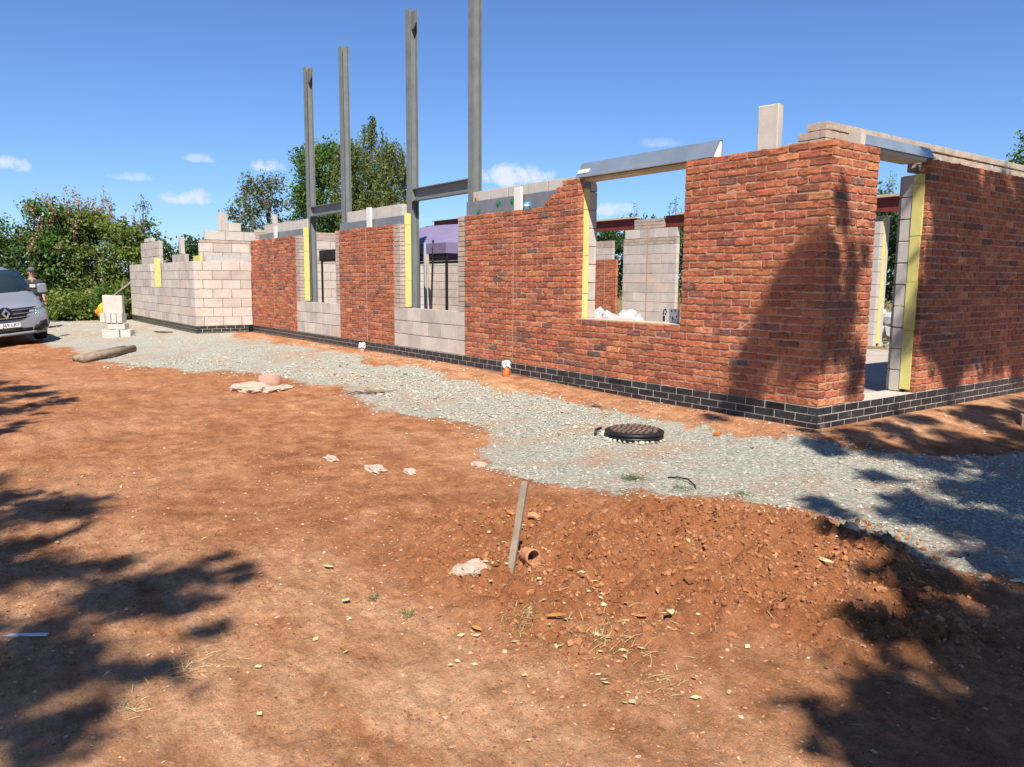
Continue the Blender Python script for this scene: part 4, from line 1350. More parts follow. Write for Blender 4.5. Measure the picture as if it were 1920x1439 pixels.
# ------------------------------------------------------------------ manhole cover
mx, my = -1.08, -1.25
mz = gz(mx, my)
t = empty('manhole_cover', (mx, my, mz - .016))
tag(t, 'round dark inspection cover with ribbed lid standing proud of the gravel', 'manhole cover')
MB().lathe([(.262, -.03), (.268, .02), (.272, .026), (.272, .044), (.262, .05), (.262, .056), (.275, .060), (.275, .078), (.262, .086), (.235, .088), (.235, .080), (.0, .080)], 48).build('frame', M['black'], t, True)
MB().lathe([(.232, .079), (.232, .090), (.0, .092)], 48).build('lid', M['iron'], t)
for k in range(-4, 5):
    for h in (-1, 1):
        a, w = k * .05 + .012 * h, .23
        half = math.sqrt(max(0, .224 ** 2 - a * a))
        L0 = .01 if h > 0 else -half
        L1 = half if h > 0 else -.01
        if L1 - L0 < .03: continue
        mb = MB().box(L0, L1, a - .012, a + .012, .088, .104)
        mb.build('rib', M['rib'], t, rot=(0, 0, 2.05))
lumps = [(mx + .30 * math.cos(a), my + .30 * math.sin(a)) for a in np.arange(3.0, 6.6, .17)]
P = np.array([[a, b, gz(a, b) + .012] for a, b in lumps])
V, F = stones(P, RNG.uniform(.016, .032, len(P)), ICO, ICOF)
tag(link('gravel_ring', mesh_np('gravel_ring', V, F, M['gravel'])), 'loose stones banked against the inspection cover', 'gravel', kind='stuff')

# ------------------------------------------------------------------ drain stubs
def wrapped_pipe(x, y, h, mat, label, seed, r=.05):
    z = gz(x, y) - .03
    t = empty('drain_pipe', (x, y, z))
    tag(t, label, 'drain pipe')
    MB().lathe([(r, -.1), (r, h), (r - .006, h), (r - .006, h - .06), (0, h - .06)], 24).build('pipe', M[mat], t, True)
    rg = np.random.default_rng(seed)
    mb = MB()
    seg, prof = 18, []
    vs, fs = [], []
    for i, (rr_, zz) in enumerate(((r + .010, h - .055), (r + .012, h - .03), (r + .014, h + .005), (r - .002, h + .03), (.02, h + .022), (.0, h + .02))):
        for k in range(seg):
            a = 2 * math.pi * k / seg
            q = max(0, rr_ + rg.normal(0, .007 if i < 4 else .002))
            vs.append((q * math.cos(a), q * math.sin(a), zz + rg.normal(0, .010)))
    for i in range(5):
        for k in range(seg):
            fs.append((i * seg + k, i * seg + (k + 1) % seg, (i + 1) * seg + (k + 1) % seg, (i + 1) * seg + k))
    mb.add(vs, fs).build('plastic_wrap', M['plastic_white'], t)
    return t


wrapped_pipe(-4.63, -.15, .215, 'orange', 'orange drain pipe stub wrapped in white plastic at the wall foot', 1)
wrapped_pipe(-9.15, -.15, .17, 'clay_dusty', 'dusty drain pipe stub with white wrap by the middle brick pier', 2)

# ------------------------------------------------------------------ lumps, stakes and scraps on the earth
z = gz(-6.75, -2.72)
t = empty('pipe_collar', (-6.78, -2.70, z - .02))
tag(t, 'dusty clay pipe stub set in spilled pink concrete', 'pipe stub')
MB().lathe([(.155, -.05), (.155, .20), (.14, .205), (.13, .17), (.0, .17)], 28).build('pipe', M['clay_dusty'], t, True)
for k, (dx, dy, r) in enumerate(((.0, -.30, (.19, .20, .09)), (.12, -.16, (.15, .14, .08)), (-.05, -.42, (.14, .12, .06)), (.24, .02, (.12, .12, .05)), (.10, .18, (.16, .10, .03)), (.22, -.28, (.13, .12, .06)), (.3, -.1, (.08, .1, .04)))):
    o = lumpy('concrete_lump', (dx, dy, .03), r, 'cement_lump', None, None, 80 + k)
    o.parent = t
o = lumpy('concrete_lump', (.77, -4.29, gz(.77, -4.29) + .012), (.075, .11, .045), 'cement_lump', 'pale pink concrete lump by the wooden stake, larger piece', 'concrete lump', 95)
o = lumpy('concrete_lump', (.86, -4.36, gz(.86, -4.36) + .01), (.04, .05, .03), 'cement_lump', 'small pale concrete lump on the near side of the larger one', 'concrete lump', 96)
for k, (x, y, rx, ry) in enumerate(((-1.68, -3.61, .16, .10), (-1.30, -2.84, .12, .08), (-2.2, -3.77, .13, .06), (-1.45, -3.42, .10, .05))):
    lumpy('mortar_spill', (x, y, gz(x, y) + .002), (rx * .8, ry * .8, .026), 'cement_lump', ('pale mortar spill in the open earth, largest of the four', 'pale mortar spill nearest the gravel edge', 'pale mortar spill farthest left on the open earth', 'small thin mortar spill beside the largest one')[k], 'mortar spill', 110 + k)

sb = Vector((.90, -4.145, gz(.89, -4.13) - .05))
stv = Vector((-.10, .175, .47))
t = empty('wooden_stake', sb)
tag(t, 'grey weathered wooden stake leaning in the dug earth', 'stake')
q = stv.to_track_quat('Z', 'Y').to_euler()
MB().box(-.018, .018, -.011, .011, 0, stv.length).build('board', M['wood_grey'], t, rot=q, bevel=.002)
t = empty('clay_pipe', (.945, -4.02, gz(.945, -4.02) + .03), .5)
t.scale = (.72, .72, .72)
tag(t, 'broken terracotta pipe lying beside the wooden stake', 'clay pipe')
mb = MB()
seg = 22
vs, fs = [], []
for i in range(6):
    xx = i * .028
    for k in range(seg):
        a = 2 * math.pi * k / seg
        cut = xx - (.03 * math.sin(2 * a) + .02 * math.sin(5 * a + 1) + .02 if i == 5 else 0)
        vs.append((cut, .058 * math.cos(a), .058 * math.sin(a)))
for i in range(5):
    for k in range(seg):
        fs.append((i * seg + k, i * seg + (k + 1) % seg, (i + 1) * seg + (k + 1) % seg, (i + 1) * seg + k))
o = mb.add(vs, fs).build('pipe', M['clay'], t, True, rot=(0, .15, 2.5))
md = o.modifiers.new('solid', 'SOLIDIFY')
md.thickness = .009
frs = [(.16, -3.60, 'orange', (.03, .022, .012), 'bright orange pipe shard left of the stake'), (.29, -3.51, 'clay', (.04, .03, .02), 'red brick shard right of the stake'), (.36, -3.58, 'clay', (.03, .025, .014), 'smaller red shard near the stake'), (.22, -3.44, 'clay', (.025, .03, .015), 'terracotta shard at the top of the shard scatter'),
       (-.63, -.61, 'orange', (.055, .04, .03), 'orange brick fragment on the bank in front of the corner pier'), (-2.35, -.55, 'wood_dark', (.07, .03, .012), 'dark scrap on the bank near the inspection cover')]
for k, (x, y, m_, r, lb) in enumerate(frs):
    P = np.array([[0, 0, 0]])
    V, F = stones(P, np.array([1.0]), ICO, ICOF, (.9, 1), .3, np.random.default_rng(40 + k))
    tag(link('brick_shard', mesh_np('brick_shard', V * np.array(r), F, M[m_]), None, (x, y, gz(x, y) + r[2] * .6), (0, 0, k * 1.3)), lb, 'shard')

# old fence posts on the gravel edge
for k, (a, b, r, lb) in enumerate((((-12.75, -4.25), (-13.70, -3.15), .075, 'old round timber post on the gravel, nearer of the pair'), ((-13.05, -4.32), (-13.98, -3.28), .07, 'old round timber post on the gravel, farther of the pair'), ((-13.45, -4.0), (-14.2, -3.3), .05, 'thin old timber pole lying behind the pair of posts'))):
    za, zb = gz(*a) + r * .8, gz(*b) + r * .8
    tag(MB().tube([(a[0], a[1], za), ((a[0] + b[0]) / 2, (a[1] + b[1]) / 2, (za + zb) / 2 + .01), (b[0], b[1], zb)], [r, r * .96, r * .92], 10).build('timber_post', M['wood'], None, True), lb, 'timber post')
tag(MB().box(-.28, .28, -.04, .04, 0, .03).build('timber_offcut', M['wood_dark'], None, loc=(-16.5, -1.95, gz(-16.5, -1.95) + .01), rot=(0, 0, .5)), 'dark timber offcut on the gravel in front of the block wing', 'offcut')
tag(MB().box(-.23, .23, -.035, .035, 0, .02).build('timber_offcut', M['wood'], None, loc=(-5.22, -1.75, gz(-5.22, -1.75) + .02), rot=(.1, .05, .95)), 'weathered timber offcut at the gravel edge by the pipe stub', 'offcut')
for k, (x, y) in enumerate(((-5.32, -1.86), (-5.25, -1.95), (-5.45, -2.02))):
    tag(MB().tube([(-.12, 0, .01), (.02, .02, .03), (.13, -.01, .012)], [.008, .012, .006], 6).build('broken_root', M['wood_dark'], None, loc=(x, y, gz(x, y)), rot=(0, 0, k * .8)), ('broken dark root against the timber offcut', 'broken dark root in front of the timber offcut', 'broken dark root left of the timber offcut')[k], 'root')
tag(MB().box(-.09, .09, -.009, .009, 0, .006).build('white_strip', M['white'], None, loc=(.24, -6.2, gz(.24, -6.2) + .004), rot=(0, 0, 1.0)), 'short white plastic strip in the shade at the left', 'strip')
zz = lambda p: (p[0], p[1], gz(p[0], p[1]) + p[2])
tag(MB().tube([zz(p) for p in ((.04, -2.02, .0), (.12, -2.00, .018), (.22, -2.0, .022), (.33, -2.05, .015), (.42, -2.14, -.01))], .006, 7).build('black_cable', M['black'], None, True), 'loop of black cable poking out where gravel meets earth', 'cable')
tag(MB().tube([zz(p) for p in ((-1.36, -1.48, .0), (-1.40, -1.44, .04), (-1.39, -1.38, .05))], .014, 7).build('plastic_scrap', M['black'], None, True), 'black plastic end sticking up left of the inspection cover', 'plastic')

# leaves that can be told apart, and the litter of small ones
def big_leaf(x, y, L, W, mat, label, rz, curl=.3):
    vs, fs = [], []
    for i in range(6):
        t_ = i / 5
        w = W * math.sin(math.pi * min(1, t_ * .9 + .06)) ** .8
        for s_ in (-1, 0, 1):
            vs.append((L * (t_ - .5), s_ * w, abs(s_) * w * curl + L * .25 * (t_ - .5) ** 2))
    for i in range(5):
        for j in range(2):
            a = i * 3 + j
            fs.append((a, a + 3, a + 4, a + 1))
    o = MB().add(vs, fs).build('fallen_leaf', M[mat], None, True, loc=(x, y, gz(x, y) + .012), rot=(0, .1, rz))
    o.modifiers.new('solid', 'SOLIDIFY').thickness = .0012
    tag(o, label, 'leaf')


big_leaf(1.61, -3.94, .085, .020, 'leaf_orange', 'curled bright orange dead leaf on the right of the dug earth', .9)
big_leaf(1.47, -4.30, .10, .018, 'leaf_orange', 'long orange brown dead leaf beside the dry grass', 1.4, .7)
big_leaf(1.79, -2.74, .09, .024, 'leaf_yellow', 'pale yellow leaf on the right slope of the mound', .2)
big_leaf(.70, -4.95, .05, .018, 'leaf_yellow', 'pale yellow leaf on bare earth left of the mound', 2.2)
big_leaf(.19, -4.82, .06, .015, 'leaf_yellow', 'narrow yellow leaf on bare earth farthest left', .7)
big_leaf(1.75, -3.88, .07, .018, 'leaf_yellow', 'pale folded leaf right of the orange one', 2.5, .8)
big_leaf(1.28, -4.6, .055, .017, 'leaf_orange', 'small tan leaf left of the dry grass', .3, .5)


def leaf_quads(P, size, rg, flat=0.0, up_=None, aspect=.55):
    n = len(P)
    d = rg.normal(0, 1, (n, 3))
    if flat: d[:, 2] *= (1 - flat)
    if up_ is not None: d += up_
    d /= np.linalg.norm(d, axis=1, keepdims=True) + 1e-9
    e = rg.normal(0, 1, (n, 3))
    if flat: e[:, 2] *= (1 - flat)
    e -= d * (e * d).sum(1, keepdims=True)
    e /= np.linalg.norm(e, axis=1, keepdims=True) + 1e-9
    s = size * rg.uniform(.65, 1.35, n)
    a, b = d * (s * .5)[:, None], e * (s * .5 * aspect)[:, None]
    V = np.stack([P - a, P + b - a * .1, P + a, P - b - a * .1], 1)
    return V.reshape(-1, 3), np.arange(4 * n).reshape(n, 4)


rl = np.random.default_rng(77)
cx = np.concatenate([rl.normal(.30, .15, 26), rl.normal(1.5, .45, 60), rl.uniform(-3, 3, 60), rl.normal(.88, .13, 16)])
cy = np.concatenate([rl.normal(-3.66, .15, 26), rl.normal(-4.2, .35, 60), rl.uniform(-6, -.4, 60), rl.normal(-4.2, .13, 16)])
V, F = leaf_quads(np.stack([cx, cy, ground_z(cx, cy) + .010], -1), .034, rl, .85, None, .62)
tag(link('fallen_leaves', mesh_np('fallen_leaves', V, F, M['fallen'])), 'small pale yellow leaves littering the red earth', 'leaves', kind='stuff')


def tuft(name, x, y, n, L, r, mat, label, cat, lean=(0, 0), seed=0, up_=.5):
    rg = np.random.default_rng(seed)
    vs, fs = [], []
    for k in range(n):
        bx_, by_ = x + rg.normal(0, r * .45), y + rg.normal(0, r * .45)
        bz_ = gz(bx_, by_) - .004
        a = rg.uniform(0, 6.28)
        dx, dy = math.cos(a) * rg.uniform(.3, 1) + lean[0], math.sin(a) * rg.uniform(.3, 1) + lean[1]
        l = L * rg.uniform(.4, 1.2)
        h = l * up_ * rg.uniform(.2, 1)
        w = rg.uniform(.0009, .0020)
        px, py = -dy, dx
        nn = math.hypot(px, py) + 1e-6
        px, py = px / nn * w, py / nn * w
        b = len(vs)
        for t_, ww in ((0, 1), (.5, .8), (1, .1)):
            cx_, cy_, cz_ = bx_ + dx * l * t_, by_ + dy * l * t_, bz_ + h * (2 * t_ - 1.1 * t_ * t_) + .004
            vs += [(cx_ - px * ww, cy_ - py * ww, cz_), (cx_ + px * ww, cy_ + py * ww, cz_ + .0008)]
        fs += [(b, b + 1, b + 3, b + 2), (b + 2, b + 3, b + 5, b + 4)]
    o = link(name, mesh_np(name, np.array(vs), np.array(fs), M[mat]))
    tag(o, label, cat)


tuft('dry_grass', 1.37, -4.41, 130, .075, .10, 'grass_dry', 'tuft of dry yellow grass at the near edge of the mound, left', 'grass tuft', seed=1)
tuft('dry_grass', 1.66, -4.18, 190, .10, .22, 'grass_dry', 'wide patch of dry straw grass at the near edge of the mound', 'grass tuft', seed=2, up_=.35)
tuft('dry_grass', 2.08, -4.33, 50, .07, .12, 'grass_dry', 'thin dry grass tuft nearest the bottom right', 'grass tuft', seed=3, up_=.3)
tuft('dry_grass', .88, -5.70, 110, .10, .15, 'grass_dry', 'flattened straw patch between the left shadows', 'grass tuft', seed=4, up_=.12)
tuft('dry_grass', 1.05, -5.95, 70, .08, .10, 'grass_dry', 'small flattened straw patch nearest the bottom left', 'grass tuft', seed=5, up_=.15)
tuft('green_weed', -.10, -2.26, 130, .10, .09, 'grass_green', 'green weed clump where the mound meets the gravel', 'weed', seed=6, up_=.6)
tuft('green_weed', .32, -2.16, 70, .07, .09, 'grass_green', 'small green weed beside the black cable', 'weed', seed=7, up_=.6)
tuft('green_weed', .66, -1.95, 60, .06, .07, 'grass_green', 'small green weed right of the black cable', 'weed', seed=8, up_=.6)
tuft('green_weed', .98, -4.78, 40, .05, .04, 'grass_green', 'tiny green seedling on the bare earth left of the mound', 'weed', seed=9, up_=.6)
tuft('green_weed', .74, -4.82, 30, .05, .03, 'grass_green', 'green sprig under the pale yellow leaf on bare earth', 'weed', seed=10, up_=.8)
tuft('straw_litter', 1.3, -3.6, 90, .14, 1.3, 'grass_dry', 'dry stalks strewn over the dug earth', 'straw', seed=11, up_=.08)

# yellow sack by the wing
o = lumpy('rubble_sack', (-23.15, -2.05, gz(-23.15, -2.05) + .28), (.42, .34, .42), 'yellow_bag', None, None, 130)
tag(o, 'yellow and orange plastic sack slumped at the far end of the block wing', 'sack')
p_ = lumpy('orange_panel', (.12, -.10, .02), (.33, .28, .20), 'orange_bag', None, None, 131)
p_.parent = o

# ------------------------------------------------------------------ van (front towards the camera; local -Y is forwards)
vx, vy = -18.15, -5.03
van = empty('van', (vx, vy, gz(vx, vy) + .02))
van.rotation_euler = (0, rad(-5.5), rad(98))
tag(van, 'silver panel van parked at the left, facing the camera', 'van')
# stations along the length: s, bottom z, half widths and heights of the side contour
ST = [(-.02, .30, [(.0, .30), (.70, .30), (.80, .36), (.83, .46), (.80, .60), (.70, .70), (.0, .72)]),
      (.08, .24, [(.0, .24), (.82, .24), (.90, .34), (.92, .50), (.90, .70), (.80, .86), (.0, .90)]),
      (.22, .22, [(.0, .22), (.88, .22), (.95, .34), (.965, .55), (.955, .78), (.86, .97), (.0, 1.03)]),
      (.50, .22, [(.0, .22), (.90, .22), (.97, .34), (.975, .60), (.965, .90), (.90, 1.06), (.0, 1.12)]),
      (.92, .22, [(.0, .22), (.90, .22), (.975, .34), (.98, .65), (.965, 1.05), (.90, 1.19), (.0, 1.24)]),
      (1.30, .22, [(.0, .22), (.90, .22), (.975, .34), (.98, .65), (.96, 1.10), (.84, 1.56), (.0, 1.61)]),
      (1.72, .22, [(.0, .22), (.90, .22), (.975, .34), (.98, .65), (.96, 1.12), (.76, 1.86), (.0, 1.92)]),
      (2.10, .22, [(.0, .22), (.90, .22), (.975, .34), (.98, .65), (.96, 1.15), (.78, 1.92), (.0, 1.97)]),
      (4.95, .24, [(.0, .24), (.90, .24), (.97, .34), (.975, .65), (.955, 1.15), (.78, 1.92), (.0, 1.96)]),
      (5.05, .30, [(.0, .30), (.85, .30), (.93, .38), (.94, .65), (.92, 1.15), (.74, 1.86), (.0, 1.90)])]
vs, fs = [], []
for s_, _, cc in ST:
    full = [(x, z) for x, z in cc] + [(-x, z) for x, z in cc[-2:0:-1]]
    vs += [(x, s_, z) for x, z in full]
n = 12
for i in range(len(ST) - 1):
    for k in range(n):
        fs.append((i * n + k, i * n + (k + 1) % n, (i + 1) * n + (k + 1) % n, (i + 1) * n + k))
fs.append(tuple(range(n)))
fs.append(tuple((len(ST) - 1) * n + k for k in range(n - 1, -1, -1)))
body = MB().add(vs, fs).build('body', M['paint_silver'], van, True)
sub = body.modifiers.new('sub', 'SUBSURF')
sub.levels = sub.render_levels = 2


def skin_panel(pts, name, mat, parent=van, th=.012):
    """panel through rows of points, lifted a little off the body"""
    R, Cn = len(pts), len(pts[0])
    v = [p for row in pts for p in row]
    f = [(i * Cn + j, i * Cn + j + 1, (i + 1) * Cn + j + 1, (i + 1) * Cn + j) for i in range(R - 1) for j in range(Cn - 1)]
    o = MB().add(v, f).build(name, M[mat], parent, True)
    md = o.modifiers.new('solid', 'SOLIDIFY')
    md.thickness = th
    md.offset = 0
    return o


skin_panel([[(x * w, s_ + .12 * x * x, z - .03 * x * x) for x in (-1, -.6, -.2, .2, .6, 1)] for s_, z, w in ((.86, 1.245, .86), (1.08, 1.455, .83), (1.30, 1.655, .79), (1.50, 1.80, .74))], 'windscreen', 'glass_dark')
# dark grille between the lamps, chrome bars, badge
skin_panel([[(x * w, y + .10 * x * x, z) for x in (-1, -.5, 0, .5, 1)] for y, z, w in ((-.055, .62, .60), (-.035, .76, .66), (.035, .88, .70))], 'grille', 'black')
for z, w, y in ((.66, .56, -.075), (.745, .62, -.06), (.83, .66, -.022)):
    skin_panel([[(x * w, y + .10 * x * x, zz_) for x in (-1, -.5, 0, .5, 1)] for zz_ in (z, z + .018)], 'grille_bar', 'chrome', th=.02)
# the maker's hollow diamond
dm, di = [(0, .135), (.085, 0), (0, -.135), (-.085, 0)], [(0, .07), (.04, 0), (0, -.07), (-.04, 0)]
vs = [(x, -.10, z) for x, z in dm] + [(x, -.115, z) for x, z in di] + [(x, -.06, z) for x, z in dm] + [(x, -.06, z) for x, z in di]
fs = []
for k in range(4):
    j = (k + 1) % 4
    fs += [(k, j, 4 + j, 4 + k), (k, 8 + k, 8 + j, j), (4 + k, 4 + j, 12 + j, 12 + k)]
badge = MB().add(vs, fs).build('badge', M['chrome'], van, loc=(0, -.01, .78))
MB().lathe([(.15, -.02), (.15, .01)], 20).build('badge_boss', M['black'], badge, loc=(0, -.055, 0), rot=(rad(90), 0, 0))
for s_ in (-1, 1):
    skin_panel([[(s_ * x, y, z) for x, y, z in row] for row in (((.60, .015, .70), (.76, .055, .70), (.885, .16, .76), (.945, .34, .90)), ((.64, .05, .82), (.78, .105, .84), (.885, .22, .93), (.94, .40, 1.02)))], 'headlight', 'lamp')
    skin_panel([[(s_ * x, y, z) for x, y, z in row] for row in (((.62, .02, .715), (.77, .06, .72), (.89, .17, .785)), ((.625, .023, .73), (.775, .064, .735), (.89, .176, .80)))], 'lamp_trim', 'chrome')
    skin_panel([[(s_ * x, y, z) for x, y, z in row] for row in (((.52, -.055, .31), (.72, -.03, .32), (.86, .05, .36), (.935, .15, .42)), ((.62, -.06, .50), (.75, -.035, .53), (.865, .045, .55), (.945, .16, .56)))], 'fog_recess', 'black')
    m_ = MB().box(-.11, .11, -.06, .06, -.13, .13).build('mirror', M['paint_silver'], van, False, loc=(s_ * 1.10, .98, 1.27))
    mdm = m_.modifiers.new('bevel', 'BEVEL')
    mdm.width, mdm.segments = .05, 4
    MB().box(-.09, .09, -.05, .05, -.025, .02).build('mirror_base', M['black'], m_, loc=(0, 0, -.125))
    MB().box(s_ * .95, s_ * 1.05, .93, 1.02, 1.08, 1.16).build('mirror_arm', M['black'], van)
    for yy in (.92, 4.05):
        w_ = empty('wheel', (s_ * .86, yy, .32), 0, van)
        w_.rotation_euler = (0, rad(90), 0)
        MB().lathe([(.20, -.10), (.31, -.11), (.325, -.07), (.325, .07), (.31, .11), (.20, .10)], 28, closed=True).build('tyre', M['rubber'], w_, True)
        MB().lathe([(.0, -.05), (.20, -.08), (.205, .08), (.0, .05)], 20).build('rim', M['steel'], w_, True)
skin_panel([[(x * w, y + .10 * x * x, z) for x in (-1, -.5, 0, .5, 1)] for y, z, w in ((-.065, .32, .62), (-.068, .40, .66))], 'air_intake', 'black')
skin_panel([[(x * w, y + .12 * x * x, z) for x in (-1, -.6, -.2, .2, .6, 1)] for y, z, w in ((-.03, .24, .80), (-.075, .275, .84), (-.06, .31, .82))], 'bumper_lip', 'paint_silver')
plate = MB().box(-.26, .26, -.006, .006, -.056, .056).build('number_plate', M['plate'], van, loc=(0, -.09, .50))
cu = bpy.data.curves.new('plate_text', 'FONT')
cu.body = 'J69 LKF'
cu.size = .112
cu.extrude = .0015
cu.align_x = 'RIGHT'
cu.align_y = 'CENTER'
to = bpy.data.objects.new('tmp_text', cu)
col.objects.link(to)
dg = bpy.context.evaluated_depsgraph_get()
tm = bpy.data.meshes.new_from_object(to.evaluated_get(dg))
bpy.data.objects.remove(to)
tm.materials.clear()
tm.materials.append(M['black'])
link('plate_lettering', tm, plate, (.245, -.0085, 0), (rad(90), 0, 0))
MB().box(-.5, -.2, .98, 1.0, 1.27, 1.31).build('dashboard_card', M['orange'], van)

# ------------------------------------------------------------------ the man behind the van
def skin_body(name, chain, edges, mat, parent, root=0):
    me = bpy.data.meshes.new(name)
    me.from_pydata([c[:3] for c in chain], edges, [])
    o = link(name, me, parent)
    o.modifiers.new('skin', 'SKIN')
    sd = me.skin_vertices[0].data
    for i, c in enumerate(chain):
        sd[i].radius = (c[3], c[4] if len(c) > 4 else c[3])
        sd[i].use_root = (i == root)
    s = o.modifiers.new('sub', 'SUBSURF')
    s.levels = s.render_levels = 2
    me.materials.append(M[mat])
    return o


px_, py_ = -22.6, -4.12
person = empty('person', (px_, py_, gz(px_, py_)), rad(87))
tag(person, 'person in dark printed t-shirt and grey cap standing behind the van', 'person')
J = [(0, 0, .95, .15, .11), (0, .0, 1.15, .14, .10), (0, .0, 1.36, .165, .105), (0, -.01, 1.48, .07, .07), (0, -.02, 1.56, .055, .06), (0, -.02, 1.66, .078, .098), (0, -.015, 1.75, .07, .085),
     (.19, 0, 1.41, .06), (.25, .01, 1.16, .045), (.27, -.06, .92, .035), (.275, -.08, .83, .04, .02),
     (-.19, 0, 1.41, .06), (-.25, .01, 1.16, .045), (-.26, -.08, .93, .035), (-.26, -.10, .84, .04, .02),
     (.10, 0, .86, .09), (.11, -.01, .48, .065), (.115, .02, .09, .045), (.12, -.10, .03, .045, .03),
     (-.10, 0, .86, .09), (-.11, -.01, .48, .065), (-.115, .02, .09, .045), (-.12, -.10, .03, .045, .03)]
E_ = [(0, 1), (1, 2), (2, 3), (3, 4), (4, 5), (5, 6), (2, 7), (7, 8), (8, 9), (9, 10), (2, 11), (11, 12), (12, 13), (13, 14), (0, 15), (15, 16), (16, 17), (17, 18), (0, 19), (19, 20), (20, 21), (21, 22)]
skin_body('body', J, E_, 'skin', person)
for sx in (.275, -.26):
    for k in range(4):
        MB().tube([(sx - .03 + k * .02, -.09, .80), (sx - .03 + k * .021, -.11, .755), (sx - .028 + k * .02, -.105, .715 + .008 * abs(k - 1.5))], [.010, .009, .007], 6).build('finger', M['skin'], person, True)
    MB().tube([(sx * .9, -.10, .83), (sx * .82, -.125, .79), (sx * .82, -.13, .76)], [.012, .010, .008], 6).build('thumb', M['skin'], person, True)
skin_body('shirt', [(0, 0, .93, .175, .13), (0, 0, 1.15, .165, .12), (0, 0, 1.36, .185, .125), (0, -.005, 1.465, .08, .08), (.19, 0, 1.41, .082), (.235, .005, 1.22, .078), (-.19, 0, 1.41, .082), (-.235, .005, 1.22, .078)], [(0, 1), (1, 2), (2, 3), (2, 4), (4, 5), (2, 6), (6, 7)], 'shirt', person)
MB().box(-.07, .07, -.135, -.128, 1.24, 1.33).build('shirt_print', M['print'], person)
skin_body('shorts', [(0, 0, .95, .17, .125), (.10, 0, .85, .115), (.115, -.005, .56, .10), (-.10, 0, .85, .115), (-.115, -.005, .56, .10)], [(0, 1), (1, 2), (0, 3), (3, 4)], 'shorts', person)
cap = MB().lathe([(.0, .10), (.05, .092), (.085, .06), (.098, .0), (.094, -.002), (.0, -.002)], 18).build('cap', M['cap'], person, True, loc=(0, -.005, 1.725))
MB().prism([(-.075, -.06), (-.06, -.15), (0, -.175), (.06, -.15), (.075, -.06)], 'z', .0, .008).build('peak', M['cap'], cap)
for sx in (-1, 1):
    MB().lathe([(.0, -.012), (.011, 0), (.0, .012)], 8).build('eye', M['black'], person, True, loc=(sx * .032, -.112, 1.665))
    MB().lathe([(.0, -.03), (.014, -.01), (.016, .015), (.0, .03)], 8).build('ear', M['skin'], person, True, loc=(sx * .082, -.01, 1.65))
MB().add([(0, -.105, 1.68), (.014, -.11, 1.63), (-.014, -.11, 1.63), (0, -.14, 1.633)], [(0, 1, 3), (0, 3, 2), (1, 2, 3)]).build('nose', M['skin'], person)
MB().box(-.024, .024, -.118, -.108, 1.597, 1.604).build('mouth', M['clay'], person)

# ------------------------------------------------------------------ trees and hedges
def foliage(clumps, per_m2, leaf, rg, droop=0.0, fill=2.0, aspect=.55, flat=0.0):
    """clumps: (x,y,z,rx,rz). leaves gathered towards each clump's shell"""
    out = []
    for x, y, z, r, rz in clumps:
        n = max(6, int(per_m2 * (r * r * .5 + r * rz * .5)))
        d = rg.normal(0, 1, (n, 3))
        d /= np.linalg.norm(d, axis=1, keepdims=True)
        rr_ = rg.uniform(0, 1, (n, 1)) ** (1 / fill)
        p = d * rr_ * np.array([r, r, rz]) * (1 + .18 * rg.normal(0, 1, (n, 1)))
        out.append(p + np.array([x, y, z]))
    P = np.concatenate(out)
    return leaf_quads(P, leaf, rg, flat, np.array([0, 0, -droop]) if droop else None, aspect)


def plant(name, base, label, cat, group, trunk_h, trunk_r, clumps, per, leaf, mat, seed, droop=0.0, limbs=10, fill=2.0, aspect=.55, bark='bark', extra=None, trunk_top=None):
    rg = np.random.default_rng(seed)
    t = empty(name, base)
    tag(t, label, cat, group)
    b = Vector(base)
    local = [(x - b.x, y - b.y, z - b.z, r, rz) for x, y, z, r, rz in clumps]
    mb = MB()
    top = Vector(trunk_top) - b if trunk_top else Vector((rg.normal(0, .12), rg.normal(0, .12), trunk_h))
    fork = top * .55
    mb.tube([(0, 0, -.3), (trunk_r * .3, 0, trunk_h * .18), fork, top], [trunk_r * 1.25, trunk_r, trunk_r * .72, trunk_r * .2], 9)
    mb.build('trunk', M[bark], t, True)
    mb = MB()
    order = sorted(range(len(local)), key=lambda i: -local[i][3])[:limbs]
    for i in order:
        x, y, z, r, rz = local[i]
        s_ = top * float(rg.uniform(.3, .85))
        e = Vector((x, y, z))
        mid = s_.lerp(e, .5) + Vector((rg.normal(0, .1), rg.normal(0, .1), .12 * (e - s_).length))
        w = max(.012, trunk_r * .32)
        mb.tube([s_, mid, e], [w, w * .6, w * .2], 6)
    if order: mb.build('limbs', M[bark], t, True)
    V, F = foliage(local, per, leaf, rg, droop, fill, aspect)
    link('crown', mesh_np('crown', V, F, M[mat]), t)
    if extra: extra(t, b, rg)
    return t


def blob(cx_, cy_, z0, z1, w, n, rg, r=(.35, .7), top=.55, sq=1.0):
    """clumps that fill an upright crown between z0 and z1, w wide, narrowing upwards"""
    out = []
    for k in range(n):
        h = rg.uniform(0, 1)
        ww = w * (1 - (1 - top) * h ** 1.5) * (.55 + .45 * min(1, h * 5 + .4))
        a, d = rg.uniform(0, 6.283), math.sqrt(rg.uniform(0.05, 1)) * ww
        q = rg.uniform(*r)
        out.append((cx_ + d * math.cos(a), cy_ + d * math.sin(a) * sq, z0 + h * (z1 - z0), q, q * rg.uniform(.7, 1.1)))
    return out


# left hedge: shrubs of unequal height
rv = np.random.default_rng(21)


